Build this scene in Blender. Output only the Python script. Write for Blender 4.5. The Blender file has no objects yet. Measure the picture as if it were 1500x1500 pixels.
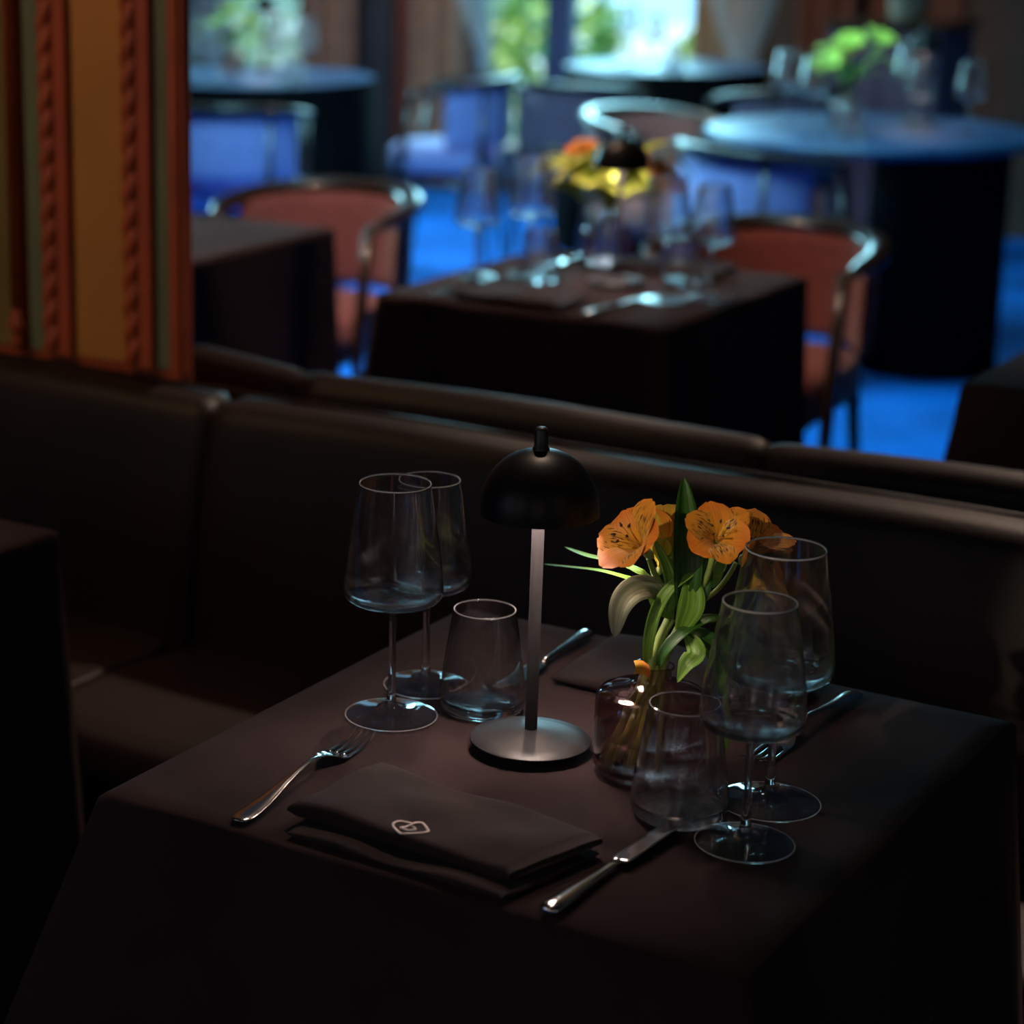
import bpy, math, random
from mathutils import Vector, Matrix
R = math.radians
random.seed(7)
scene = bpy.context.scene
COL = scene.collection

# ------------------------------------------------------------------ camera
F_PX, PITCH, YAW, PPX = 3300.0, 16.0, 125.14, 370.0
CAM = Vector((1.1527, -1.4125, 1.525))
FW = Vector((math.cos(R(YAW)) * math.cos(R(PITCH)), math.sin(R(YAW)) * math.cos(R(PITCH)), -math.sin(R(PITCH))))
RT = Vector((math.sin(R(YAW)), -math.cos(R(YAW)), 0))
UP = RT.cross(FW)
cd = bpy.data.cameras.new('camera')
cam = bpy.data.objects.new('camera', cd); COL.objects.link(cam)
m = Matrix((RT, UP, -FW)).transposed().to_4x4(); m.translation = CAM
cam.matrix_world = m
cd.sensor_width = 36; cd.lens = 36 * F_PX / 1500; cd.shift_x = (750 - PPX) / 1500
cd.clip_start = .05; cd.clip_end = 100
cd.dof.use_dof = True; cd.dof.focus_distance = 2.0; cd.dof.aperture_fstop = 4.0
scene.camera = cam

def ray(x, y):
    return FW + RT * ((x - PPX) / F_PX) - UP * ((y - 750) / F_PX)
def at_z(x, y, z):
    r = ray(x, y); return CAM + r * ((z - CAM.z) / r.z)
def at_y(x, y, Y):
    r = ray(x, y); return CAM + r * ((Y - CAM.y) / r.y)
def at_d(x, y, d):
    return CAM + ray(x, y) * d

# ------------------------------------------------------------------ world, sun, large lights, exposure
wd = bpy.data.worlds.new('world'); scene.world = wd; wd.use_nodes = True
bg = wd.node_tree.nodes['Background']
bg.inputs[0].default_value = (.30, .68, 1.0, 1); bg.inputs[1].default_value = 2.4

def light(name, kind, loc, target, energy, color, **kw):
    d = bpy.data.lights.new(name, kind); d.energy = energy; d.color = color
    for k, v in kw.items(): setattr(d, k, v)
    o = bpy.data.objects.new(name, d); COL.objects.link(o)
    o.location = loc
    o.rotation_euler = (Vector(target) - Vector(loc)).to_track_quat('-Z', 'Y').to_euler()
    return o
light('sun', 'SUN', (-8, 10, 8), (-4, 10.6, 0), 9.0, (1, .95, .7), angle=.02)
BLUE = (.32, .80, .95)
light('daylight_garden_window', 'AREA', (-3.62, 8.5, 1.95), (-2.9, 6.2, .2), 60, BLUE, shape='RECTANGLE', size=1.1, size_y=1.4, spread=R(120))
light('added_side_light', 'AREA', (-7.35, 6.3, 1.9), (-3.4, 5.6, .4), 85, BLUE, shape='RECTANGLE', size=1.5, size_y=1.5, spread=R(80))  # unseen light added to turn the far chairs and tables blue
light('added_overhead_light', 'AREA', (-2.3, 3.9, 2.93), (-2.15, 5.5, 0), 66, BLUE, shape='RECTANGLE', size=2.4, size_y=.7, spread=R(80))  # added under the ceiling to light the chair back and carpet
# window lights added for glass highlights, behind the viewer and at right: (x or y, width, watts, colour)
REAR = [(-3.2, .6, 6.0, (.16, .42, 1)), (-2.2, .5, 7.0, (1, .90, .86)), (-.5, .4, 5.0, (1, .86, .8)), (2.1, .5, 5.5, (1, .86, .8))]
for rx_, rw_, re_, rc_ in REAR:
    light('added_rear_glint_light', 'AREA', (rx_, -3.52, 1.75), (rx_ + (.3 - rx_) * .3, .6, 1.0), re_, rc_, shape='RECTANGLE', size=rw_, size_y=1.6)
SIDE = [(-1.0, .34, 2.6, (1, .88, .82))]
for ry_, rw_, re_, rc_ in SIDE:
    light('added_right_glint_light', 'AREA', (3.52, ry_, 1.75), (.3, ry_ * .6 + .2, 1.0), re_, rc_, shape='RECTANGLE', size=rw_, size_y=1.6)
WARM = (1, .72, .55)
light('added_flower_spot', 'SPOT', (-.25, -2.6, 2.3), (.45, .325, 1.0), 150, (1, .84, .58), spot_size=R(5.6), spot_blend=.5, shadow_soft_size=.02)  # unseen narrow spot added to light the blooms
light('ceiling_downlight_table', 'SPOT', (-.25, 1.35, 2.9), (.03, .20, .75), 100, WARM, spot_size=R(26), spot_blend=1., shadow_soft_size=.03)
light('added_spot_left_table', 'SPOT', (-.9, .3, 2.9), (-.68, .55, .7), 60, (1, .66, .52), spot_size=R(24), spot_blend=1., shadow_soft_size=.04)  # unseen spot added to brighten the left table's corner
light('ceiling_downlight_pillar', 'SPOT', (-1.9, -.3, 2.9), (-1.05, 1.2, 1.1), 60, (1, .62, .32), spot_size=R(38), spot_blend=.9, shadow_soft_size=.06)
light('ceiling_downlight_room', 'SPOT', (-1.5, 2.35, 2.9), (-1.45, 2.7, .7), 190, (1, .66, .46), spot_size=R(66), spot_blend=.8, shadow_soft_size=.04)
for bx_ in (-.55, .15, .85, 1.5): light('added_spot_bench', 'SPOT', (bx_, 2.75, 2.9), (bx_, 1.40, .8), 190, (1, .72, .56), spot_size=R(26), spot_blend=.7, shadow_soft_size=.05)  # unseen spots added so that mainly the bench tops catch light
light('added_spot_far', 'SPOT', (-3.0, 6.4, 2.9), (-3.0, 6.5, .7), 70, (1, .78, .62), spot_size=R(110), spot_blend=.9, shadow_soft_size=.05)  # unseen warm spot added to offset the blue at the back
for dx_ in (-5.2, -4.3, -2.6): light('added_spot_drapes', 'SPOT', (dx_, 7.2, 2.9), (dx_, 8.2, .9), 60, (1, .76, .52), spot_size=R(50), spot_blend=.9, shadow_soft_size=.05)  # unseen spots added to brighten the drapes
light('added_spot_right_table', 'SPOT', (.75, 2.6, 2.9), (.40, 2.45, .75), 70, (1, .68, .50), spot_size=R(24), spot_blend=.8, shadow_soft_size=.04)  # unseen spot added to lift the dark top of the right table
scene.view_settings.view_transform = 'Standard'; scene.view_settings.look = 'None'
scene.view_settings.gamma = 1; scene.view_settings.use_curve_mapping = False
scene.view_settings.exposure = 0.0
scene.cycles.use_denoising = True
scene.cycles.sample_clamp_indirect = 4.0
scene.cycles.max_bounces = 14; scene.cycles.transmission_bounces = 14; scene.cycles.transparent_max_bounces = 24

# ------------------------------------------------------------------ materials
MATS = {}
def nt_mat(name):
    mt = bpy.data.materials.new(name); mt.use_nodes = True
    MATS[name] = mt
    return mt, mt.node_tree.nodes, mt.node_tree.links, mt.node_tree.nodes['Principled BSDF']
def pbr(name, color, rough=.5, metal=0., noise=0., nscale=20., bump=0., bscale=200., sheen=0., spec=.5, color2=None, coat=0.):
    mt, N, L, P = nt_mat(name)
    P.inputs['Base Color'].default_value = (*color, 1); P.inputs['Roughness'].default_value = rough
    P.inputs['Metallic'].default_value = metal; P.inputs['Specular IOR Level'].default_value = spec
    P.inputs['Sheen Weight'].default_value = sheen; P.inputs['Coat Weight'].default_value = coat
    if noise or bump:
        tc = N.new('ShaderNodeTexCoord')
    if noise:
        t = N.new('ShaderNodeTexNoise'); t.inputs['Scale'].default_value = nscale; t.inputs['Detail'].default_value = 5
        L.new(tc.outputs['Object'], t.inputs['Vector'])
        r = N.new('ShaderNodeValToRGB')
        c2 = color2 or tuple(min(1, c * (1 + noise)) for c in color)
        c1 = tuple(c * (1 - noise) for c in color) if not color2 else color
        r.color_ramp.elements[0].position = .35; r.color_ramp.elements[1].position = .65
        r.color_ramp.elements[0].color = (*c1, 1); r.color_ramp.elements[1].color = (*c2, 1)
        L.new(t.outputs['Fac'], r.inputs[0]); L.new(r.outputs[0], P.inputs['Base Color'])
    if bump:
        t2 = N.new('ShaderNodeTexNoise'); t2.inputs['Scale'].default_value = bscale; t2.inputs['Detail'].default_value = 3
        L.new(tc.outputs['Object'], t2.inputs['Vector'])
        b = N.new('ShaderNodeBump'); b.inputs['Strength'].default_value = bump; b.inputs['Distance'].default_value = .002
        L.new(t2.outputs['Fac'], b.inputs['Height']); L.new(b.outputs[0], P.inputs['Normal'])
    return mt
pbr('cloth', (.034, .0215, .022), .9, noise=.25, nscale=6, bump=.35, bscale=900, sheen=.02, spec=.06)
pbr('napkin', (.028, .0195, .0195), .9, noise=.2, nscale=30, bump=.3, bscale=1200, sheen=.03, spec=.15)
pbr('thread', (.92, .82, .80), .7, bump=.4, bscale=3000)
pbr('leather', (.013, .0075, .006), .5, noise=.25, nscale=5, bump=.25, bscale=160, spec=.18)
pbr('carpet', (.003, .138, .57), .9, spec=.15, noise=.30, nscale=2.2, bump=.5, bscale=300)
pbr('black_metal', (.022, .021, .022), .42, bump=.06, bscale=2500)
pbr('gloss_black', (.005, .005, .005), .40, spec=.22, coat=.0, bump=.02, bscale=800)
pbr('shade_inner', (.25, .22, .2), .5)
pbr('steel', (.62, .58, .54), .16, 1.0, bump=.03, bscale=150)
pbr('walnut', (.03, .017, .010), .28, noise=.3, nscale=8, coat=.2)
pbr('mauve', (.30, .115, .135), .85, noise=.12, nscale=40, bump=.25, bscale=500, sheen=.4)
pbr('blue_lit_fabric', (.22, .25, .57), .85, noise=.10, nscale=40, bump=.25, bscale=500, sheen=.3)  # blue daylight on the upholstery is put into this colour
pbr('rod_black', (.024, .022, .023), .85, spec=.12, bump=.06, bscale=2500)
pbr('rust', (.23, .055, .045), .85, noise=.12, nscale=40, bump=.25, bscale=500, sheen=.3)
pbr('plum', (.10, .06, .10), .8, noise=.15, nscale=30, bump=.25, bscale=400, sheen=.2)
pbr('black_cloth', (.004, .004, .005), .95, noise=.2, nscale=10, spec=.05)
pbr('blue_lit_top', (.02, .065, .16), .38, noise=.2, nscale=10, bump=.15, bscale=500)  # blue light on the round table tops is put into this colour
pbr('table_wood', (.04, .025, .018), .4, noise=.3, nscale=10)
pbr('ochre', (.46, .19, .028), .6, noise=.10, nscale=4, bump=.1, bscale=200)
pbr('terracotta', (.36, .065, .014), .5, noise=.12, nscale=8, bump=.1, bscale=200)
pbr('sage', (.13, .15, .072), .6, noise=.12, nscale=6)
pbr('olive', (.17, .12, .02), .6, noise=.12, nscale=6)
pbr('wall_brown', (.10, .05, .03), .7, noise=.15, nscale=3)
pbr('ceiling_paint', (.10, .075, .06), .8, noise=.1, nscale=3)
pbr('drape_beige', (.46, .31, .17), .85, noise=.12, nscale=12, sheen=.3)
pbr('drape_brown', (.16, .05, .025), .8, noise=.12, nscale=12, sheen=.2)
pbr('panel_teal', (.05, .07, .07), .6, noise=.1, nscale=5)
pbr('frame_blue', (.10, .16, .28), .5, noise=.08, nscale=6)
pbr('terrace', (.35, .45, .5), .8, noise=.2, nscale=3)
pbr('bush_leaf', (.10, .32, .09), .5, noise=.5, nscale=3, color2=(.36, .55, .12))
pbr('pot', (.35, .28, .2), .7, noise=.1, nscale=10)
pbr('stem_green', (.30, .42, .10), .45, noise=.2, nscale=60)
pbr('bud_green', (.38, .46, .13), .5, noise=.2, nscale=80)
pbr('anther', (.05, .02, .015), .6, bump=.3, bscale=900)

def glass(name, color, ior=1.5):
    mt, N, L, P = nt_mat(name)
    P.inputs['Base Color'].default_value = (*color, 1); P.inputs['Roughness'].default_value = 0
    P.inputs['IOR'].default_value = ior; P.inputs['Transmission Weight'].default_value = 1
    return mt
def thin_glass(name, color, refr, ior=1.5, tint=None):
    """clear walls: see-through with fresnel gloss, partly refracting where the glass is thick"""
    glass(name, color, ior); mt = MATS[name]; N, L = mt.node_tree.nodes, mt.node_tree.links; P = N['Principled BSDF']
    tr = N.new('ShaderNodeBsdfTransparent'); tr.inputs[0].default_value = (*(tint or color), 1)
    gl = N.new('ShaderNodeBsdfGlossy'); gl.inputs['Roughness'].default_value = .015
    fr = N.new('ShaderNodeFresnel')
    ge = N.new('ShaderNodeNewGeometry'); mr = N.new('ShaderNodeMapRange'); mr.inputs[3].default_value = ior; mr.inputs[4].default_value = 1 / ior   # same gloss on both faces of the wall
    L.new(ge.outputs['Backfacing'], mr.inputs[0]); L.new(mr.outputs[0], fr.inputs[0])
    a = N.new('ShaderNodeMixShader'); L.new(fr.outputs[0], a.inputs[0]); L.new(tr.outputs[0], a.inputs[1]); L.new(gl.outputs[0], a.inputs[2])
    b = N.new('ShaderNodeMixShader'); b.inputs[0].default_value = refr
    L.new(a.outputs[0], b.inputs[1]); L.new(P.outputs[0], b.inputs[2]); L.new(b.outputs[0], N['Material Output'].inputs[0])
thin_glass('crystal', (1, 1, 1), .8); thin_glass('crystal_thick', (1, 1, 1), .4); thin_glass('crystal_stem', (1, 1, 1), .95)
mt, N_, L_, P_ = nt_mat('rim_glint')      # bright glint of the glass edge, put into a rough white material
P_.inputs['Base Color'].default_value = (1, 1, 1, 1); P_.inputs['Roughness'].default_value = .35; P_.inputs['Transmission Weight'].default_value = .35; P_.inputs['Specular IOR Level'].default_value = 1.0
thin_glass('plum_glass', (.92, .77, .76), .3, tint=(.90, .75, .74)); thin_glass('water', (.96, .97, .95), .5, 1.33)

def thin_pane():
    mt = bpy.data.materials.new('pane'); mt.use_nodes = True; MATS['pane'] = mt
    N, L = mt.node_tree.nodes, mt.node_tree.links
    N.remove(N['Principled BSDF'])
    tr = N.new('ShaderNodeBsdfTransparent'); gl = N.new('ShaderNodeBsdfGlossy'); gl.inputs['Roughness'].default_value = .02
    fr = N.new('ShaderNodeFresnel'); mx = N.new('ShaderNodeMixShader')
    L.new(fr.outputs[0], mx.inputs[0]); L.new(tr.outputs[0], mx.inputs[1]); L.new(gl.outputs[0], mx.inputs[2])
    L.new(mx.outputs[0], N['Material Output'].inputs[0])
thin_pane()
def sheer():
    mt, N, L, P = nt_mat('sheer')
    N.remove(P)
    tr = N.new('ShaderNodeBsdfTransparent'); df = N.new('ShaderNodeBsdfDiffuse'); tl = N.new('ShaderNodeBsdfTranslucent')
    df.inputs[0].default_value = (.75, .78, .8, 1); tl.inputs[0].default_value = (.75, .85, .85, 1)
    a = N.new('ShaderNodeMixShader'); a.inputs[0].default_value = .5
    b = N.new('ShaderNodeMixShader'); b.inputs[0].default_value = .38
    L.new(df.outputs[0], a.inputs[1]); L.new(tl.outputs[0], a.inputs[2])
    L.new(tr.outputs[0], b.inputs[1]); L.new(a.outputs[0], b.inputs[2]); L.new(b.outputs[0], N['Material Output'].inputs[0])
sheer()
def emitter(name, color, s):
    mt, N, L, P = nt_mat(name)
    P.inputs['Base Color'].default_value = (.8, .8, .8, 1)
    P.inputs['Emission Color'].default_value = (*color, 1); P.inputs['Emission Strength'].default_value = s
emitter('led', (1, .78, .70), 66.0)

def petal_mat(name, base, tip, stripes):
    mt, N, L, P = nt_mat(name)
    P.inputs['Roughness'].default_value = .55; P.inputs['Sheen Weight'].default_value = .2
    uv = N.new('ShaderNodeUVMap'); uv.uv_map = 'uv'
    sp = N.new('ShaderNodeSeparateXYZ'); L.new(uv.outputs[0], sp.inputs[0])
    r = N.new('ShaderNodeValToRGB'); L.new(sp.outputs['Y'], r.inputs[0])
    r.color_ramp.elements[0].color = (*base, 1); r.color_ramp.elements[1].color = (*tip, 1)
    r.color_ramp.elements[0].position = .2; r.color_ramp.elements[1].position = .9
    out = r.outputs[0]
    # veins along the petal
    mp = N.new('ShaderNodeMapping'); mp.inputs['Scale'].default_value = (26, 1.2, 1); L.new(uv.outputs[0], mp.inputs[0])
    v = N.new('ShaderNodeTexNoise'); v.inputs['Scale'].default_value = 1.0; L.new(mp.outputs[0], v.inputs[0])
    vr = N.new('ShaderNodeMapRange'); vr.inputs[1].default_value = .3; vr.inputs[2].default_value = .7; vr.inputs[3].default_value = .72; vr.inputs[4].default_value = 1.15
    L.new(v.outputs['Fac'], vr.inputs[0])
    mv = N.new('ShaderNodeMix'); mv.data_type = 'RGBA'; mv.blend_type = 'MULTIPLY'; mv.inputs[0].default_value = 1
    L.new(out, mv.inputs[6]); L.new(vr.outputs[0], mv.inputs[7]); out = mv.outputs[2]
    if stripes:
        mp = N.new('ShaderNodeMapping'); mp.inputs['Scale'].default_value = (27, 6.5, 1); mp.inputs['Location'].default_value = (stripes, 0, 0); L.new(uv.outputs[0], mp.inputs[0])
        t = N.new('ShaderNodeTexNoise'); t.inputs['Scale'].default_value = 1.0; t.inputs['Detail'].default_value = 0; L.new(mp.outputs[0], t.inputs[0])
        g = N.new('ShaderNodeMapRange'); g.inputs[1].default_value = .60; g.inputs[2].default_value = .635
        L.new(t.outputs['Fac'], g.inputs[0])
        w = N.new('ShaderNodeValToRGB'); L.new(sp.outputs['Y'], w.inputs[0])
        e = w.color_ramp.elements; e[0].position = .28; e[0].color = (0, 0, 0, 1); e[1].position = .38; e[1].color = (1, 1, 1, 1)
        e2 = e.new(.80); e2.color = (1, 1, 1, 1); e3 = e.new(.90); e3.color = (0, 0, 0, 1)
        mu = N.new('ShaderNodeMath'); mu.operation = 'MULTIPLY'; L.new(g.outputs[0], mu.inputs[0]); L.new(w.outputs[0], mu.inputs[1])
        mx = N.new('ShaderNodeMix'); mx.data_type = 'RGBA'; L.new(mu.outputs[0], mx.inputs[0]); L.new(out, mx.inputs[6])
        mx.inputs[7].default_value = (.10, .02, .008, 1); out = mx.outputs[2]
    L.new(out, P.inputs['Base Color'])
petal_mat('petal_orange', (.84, .42, .02), (.86, .22, .008), 0)
petal_mat('petal_striped', (.86, .52, .05), (.86, .28, .012), 3.7)
petal_mat('petal_lime', (.40, .60, .05), (.58, .68, .08), 0)
petal_mat('petal_yellow', (.80, .62, .05), (.85, .50, .05), 0)
def leaf_mat(name, c1, c2, rough=.4):
    mt, N, L, P = nt_mat(name)
    P.inputs['Roughness'].default_value = rough
    uv = N.new('ShaderNodeUVMap'); uv.uv_map = 'uv'
    mp = N.new('ShaderNodeMapping'); mp.inputs['Scale'].default_value = (14, .6, 1); L.new(uv.outputs[0], mp.inputs[0])
    w = N.new('ShaderNodeTexNoise'); w.inputs['Scale'].default_value = 1.0; w.inputs['Detail'].default_value = 2; L.new(mp.outputs[0], w.inputs[0])
    r = N.new('ShaderNodeValToRGB'); r.color_ramp.elements[0].position = .38; r.color_ramp.elements[1].position = .62
    r.color_ramp.elements[0].color = (*c1, 1); r.color_ramp.elements[1].color = (*c2, 1)
    L.new(w.outputs['Fac'], r.inputs[0]); L.new(r.outputs[0], P.inputs['Base Color'])
    b = N.new('ShaderNodeBump'); b.inputs['Strength'].default_value = .5; b.inputs['Distance'].default_value = .001
    L.new(w.outputs['Fac'], b.inputs['Height']); L.new(b.outputs[0], P.inputs['Normal'])
leaf_mat('leaf_bright', (.13, .30, .03), (.26, .46, .06)); leaf_mat('leaf_dark', (.025, .085, .012), (.05, .16, .022))
leaf_mat('leaf_pale', (.26, .27, .15), (.45, .43, .30), .6); leaf_mat('leaf_lime', (.36, .46, .05), (.52, .58, .09))

# ------------------------------------------------------------------ mesh helpers
def mesh(name, V, Fc, mat, smooth=True, uv=None):
    me = bpy.data.meshes.new(name)
    me.from_pydata([tuple(v) for v in V], [], Fc); me.update()
    if mat: me.materials.append(MATS[mat])
    if smooth: me.polygons.foreach_set('use_smooth', [True] * len(me.polygons))
    if uv:
        lay = me.uv_layers.new(name='uv')
        for lp in me.loops: lay.data[lp.index].uv = uv[lp.vertex_index]
    return me
def put(name, me, parent=None, loc=(0, 0, 0), rot=(0, 0, 0)):
    o = bpy.data.objects.new(name, me); COL.objects.link(o)
    o.location = loc; o.rotation_euler = rot
    if parent: o.parent = parent
    return o
def empty(name, loc=(0, 0, 0), rz=0.):
    o = bpy.data.objects.new(name, None); COL.objects.link(o); o.location = loc; o.rotation_euler = (0, 0, rz)
    o.empty_display_size = .05
    return o
def tag(o, label, cat, group=None, kind=None):
    o['label'] = label; o['category'] = cat
    if group: o['group'] = group
    if kind: o['kind'] = kind
    return o
def structure(o, label=None):
    o['kind'] = 'structure'
    if label: o['label'] = label
    return o
def copy_tree(o, parent=None):
    c = o.copy(); COL.objects.link(c); c.parent = parent
    for ch in list(o.children): copy_tree(ch, c)
    return c
class MB:
    """collects verts / faces (world or local) for one mesh"""
    def __init__(s): s.V = []; s.F = []; s.UV = []
    def add(s, V, Fc, uv=None):
        k = len(s.V); s.V += [Vector(v) for v in V]; s.F += [tuple(i + k for i in f) for f in Fc]
        s.UV += uv or [(0, 0)] * len(V); return s
    def box(s, lo, hi, bev=0.):
        x0, y0, z0 = lo; x1, y1, z1 = hi
        if not bev:
            V = [(x0, y0, z0), (x1, y0, z0), (x1, y1, z0), (x0, y1, z0), (x0, y0, z1), (x1, y0, z1), (x1, y1, z1), (x0, y1, z1)]
            return s.add(V, [(3, 2, 1, 0), (4, 5, 6, 7), (0, 1, 5, 4), (1, 2, 6, 5), (2, 3, 7, 6), (3, 0, 4, 7)])
        V, Fc = [], []
        rings = [(z0, bev), (z0 + bev, 0), (z1 - bev, 0), (z1, bev)]
        for z, i in rings:
            a, b, c, d = x0 + i, x1 - i, y0 + i, y1 - i
            V += [(a + bev, c, z), (b - bev, c, z), (b, c + bev, z), (b, d - bev, z), (b - bev, d, z), (a + bev, d, z), (a, d - bev, z), (a, c + bev, z)]
        for k in range(3):
            for j in range(8):
                Fc.append((k * 8 + j, k * 8 + (j + 1) % 8, k * 8 + 8 + (j + 1) % 8, k * 8 + 8 + j))
        Fc.append(tuple(range(7, -1, -1))); Fc.append(tuple(range(24, 32)))
        return s.add(V, Fc)
    def lathe(s, prof, n=48, c=(0, 0, 0)):
        V, Fc, rows = [], [], []
        for r, z in prof:
            if r < 1e-7: rows.append([len(V)]); V.append((c[0], c[1], c[2] + z))
            else:
                rows.append(list(range(len(V), len(V) + n)))
                V += [(c[0] + r * math.cos(2 * math.pi * k / n), c[1] + r * math.sin(2 * math.pi * k / n), c[2] + z) for k in range(n)]
        for a, b in zip(rows, rows[1:]):
            for k in range(n):
                k2 = (k + 1) % n
                if len(a) == 1 and len(b) == 1: continue
                if len(a) == 1: Fc.append((a[0], b[k2], b[k]))
                elif len(b) == 1: Fc.append((a[k], a[k2], b[0]))
                else: Fc.append((a[k], a[k2], b[k2], b[k]))
        return s.add(V, Fc)
    def tube(s, pts, rad, n=10, up=(0, 0, 1), cap=True):
        pts = [Vector(p) for p in pts]; m_ = len(pts)
        if not isinstance(rad, (list,)): rad = [rad] * m_
        V, Fc = [], []; prev = None
        for i, p in enumerate(pts):
            T = (pts[min(i + 1, m_ - 1)] - pts[max(i - 1, 0)]).normalized()
            if prev is None:
                S = T.cross(Vector(up))
                if S.length < 1e-4: S = T.cross(Vector((1, 0, 0)))
            else: S = prev - T * prev.dot(T)
            S.normalize(); prev = S; B = S.cross(T)
            ra, rb = rad[i] if isinstance(rad[i], tuple) else (rad[i], rad[i])
            V += [p + S * (ra * math.cos(2 * math.pi * k / n)) + B * (rb * math.sin(2 * math.pi * k / n)) for k in range(n)]
        for i in range(m_ - 1):
            for k in range(n):
                k2 = (k + 1) % n
                Fc.append((i * n + k, i * n + k2, i * n + n + k2, i * n + n + k))
        if cap: Fc.append(tuple(range(n - 1, -1, -1))); Fc.append(tuple(range((m_ - 1) * n, m_ * n)))
        return s.add(V, Fc)
    def grid(s, fn, nu, nv, wrap=False):
        V = [fn(i / nu, j / nv) for j in range(nv + 1) for i in range(nu if wrap else nu + 1)]
        w = nu if wrap else nu + 1
        Fc = [(j * w + i, j * w + (i + 1) % w, (j + 1) * w + (i + 1) % w, (j + 1) * w + i) for j in range(nv) for i in range(nu)]
        uv = [(i / nu, j / nv) for j in range(nv + 1) for i in range(nu if wrap else nu + 1)]
        return s.add(V, Fc, uv)
    def me(s, name, mat, smooth=True, uv=False):
        return mesh(name, s.V, s.F, mat, smooth, s.UV if uv else None)
    def obj(s, name, mat, parent=None, smooth=True, uv=False, origin=None):
        """world-space verts; origin = where the object's own origin sits (parents carry no rotation)"""
        off = Vector((0, 0, 0)); p = parent
        while p: off += p.location; p = p.parent
        org = Vector(origin) if origin is not None else Vector(off)
        me = mesh(name, [v - org for v in s.V], s.F, mat, smooth, s.UV if uv else None)
        return put(name, me, parent, org - off)
def spline(P, n):
    P = [Vector(p) for p in P]; out = []
    Q = [P[0] * 2 - P[1]] + P + [P[-1] * 2 - P[-2]]
    for i in range(1, len(Q) - 2):
        for k in range(n):
            t = k / n; a, b, c, d = Q[i - 1], Q[i], Q[i + 1], Q[i + 2]
            out.append(.5 * ((2 * b) + (c - a) * t + (2 * a - 5 * b + 4 * c - d) * t * t + (3 * b - a - 3 * c + d) * t ** 3))
    out.append(P[-1]); return out
def smoothstep(a, b, x):
    t = max(0, min(1, (x - a) / (b - a))); return t * t * (3 - 2 * t)

# ------------------------------------------------------------------ room shell
X0, X1, Y0, Y1, ZC = -7.6, 3.6, -3.6, 8.3, 3.0
structure(MB().box((X0 - .1, Y0 - .1, -.1), (X1 + .1, Y1 + .1, 0)).obj('floor', 'carpet', smooth=False), 'mottled blue carpet across the dining room')
structure(MB().box((X0 - .1, Y0 - .1, ZC), (X1 + .1, Y1 + .25, ZC + .1)).obj('ceiling', 'ceiling_paint', smooth=False))
WX0, WX1, WZ = -4.40, -3.10, 2.75            # garden window opening in the back wall
wb = MB()
VX0, VX1 = -5.95, -5.22
wb.box((X0, Y1, 0), (VX0, Y1 + .15, ZC)); wb.box((VX1, Y1, 0), (WX0, Y1 + .15, ZC)); wb.box((VX0, Y1, WZ), (VX1, Y1 + .15, ZC)); wb.box((VX0, Y1, 0), (VX1, Y1 + .15, .05)); wb.box((WX1, Y1, 0), (X1, Y1 + .15, ZC)); wb.box((WX0, Y1, WZ), (WX1, Y1 + .15, ZC)); wb.box((WX0, Y1, 0), (WX1, Y1 + .15, .05))
structure(wb.obj('wall_back', 'wall_brown', smooth=False), 'dark brown wall around the garden window')
wl = MB(); wl.box((X0 - .15, Y0, 0), (X0, 5.4, ZC)); wl.box((X0 - .15, 7.2, 0), (X0, Y1, ZC)); wl.box((X0 - .15, 5.4, 0), (X0, 7.2, .9)); wl.box((X0 - .15, 5.4, 2.8), (X0, 7.2, ZC))
structure(wl.obj('wall_left', 'wall_brown', smooth=False))
structure(MB().box((X1, Y0, 0), (X1 + .15, Y1, ZC)).obj('wall_right', 'wall_brown', smooth=False))
structure(MB().box((X0, Y0 - .15, 0), (X1, Y0, ZC)).obj('wall_front', 'wall_brown', smooth=False))
def window(name, frame_boxes, pane_boxes, label):
    f = MB()
    for b in frame_boxes[:1]: f.box(*b)
    o = structure(f.obj(name, 'frame_blue', smooth=False), label)
    for b in frame_boxes[1:]: MB().box(*b).obj('frame_bar', 'frame_blue', o, smooth=False)
    for b in pane_boxes: MB().box(*b).obj('pane', 'pane', o, smooth=False)
    return o
ya, yb = Y1 + .03, Y1 + .10
window('window_1', [((WX0, ya, .05), (WX0 + .05, yb, WZ)), ((WX1 - .06, ya, .05), (WX1, yb, WZ)), ((WX0, ya, .05), (WX1, yb, .2)), ((WX0, ya, WZ - .06), (WX1, yb, WZ)), ((-4.0, ya, .2), (-3.87, yb, WZ - .06))],
       [((WX0 + .05, ya + .03, .2), (-4.0, ya + .036, WZ - .06)), ((-3.87, ya + .03, .2), (WX1 - .06, ya + .036, WZ - .06))], 'tall garden window with a blue frame')
window('window_8', [((VX0, ya, .05), (VX0 + .05, yb, WZ)), ((VX1 - .05, ya, .05), (VX1, yb, WZ)), ((VX0, ya, .05), (VX1, yb, .2)), ((VX0, ya, WZ - .06), (VX1, yb, WZ))], [((VX0 + .05, ya + .03, .2), (VX1 - .05, ya + .036, WZ - .06))], 'garden window behind the round table at left')
window('window_2', [((X0 - .1, 5.4, .9), (X0 - .03, 5.46, 2.8)), ((X0 - .1, 7.14, .9), (X0 - .03, 7.2, 2.8)), ((X0 - .1, 5.4, .9), (X0 - .03, 7.2, .96)), ((X0 - .1, 5.4, 2.74), (X0 - .03, 7.2, 2.8)), ((X0 - .1, 6.27, .9), (X0 - .03, 6.33, 2.8))],
       [((X0 - .07, 5.46, .96), (X0 - .064, 6.27, 2.74)), ((X0 - .07, 6.33, .96), (X0 - .064, 7.14, 2.74))], 'added side window, out of view')  # unseen window put in to go with the added side light
sk = MB()
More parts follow.
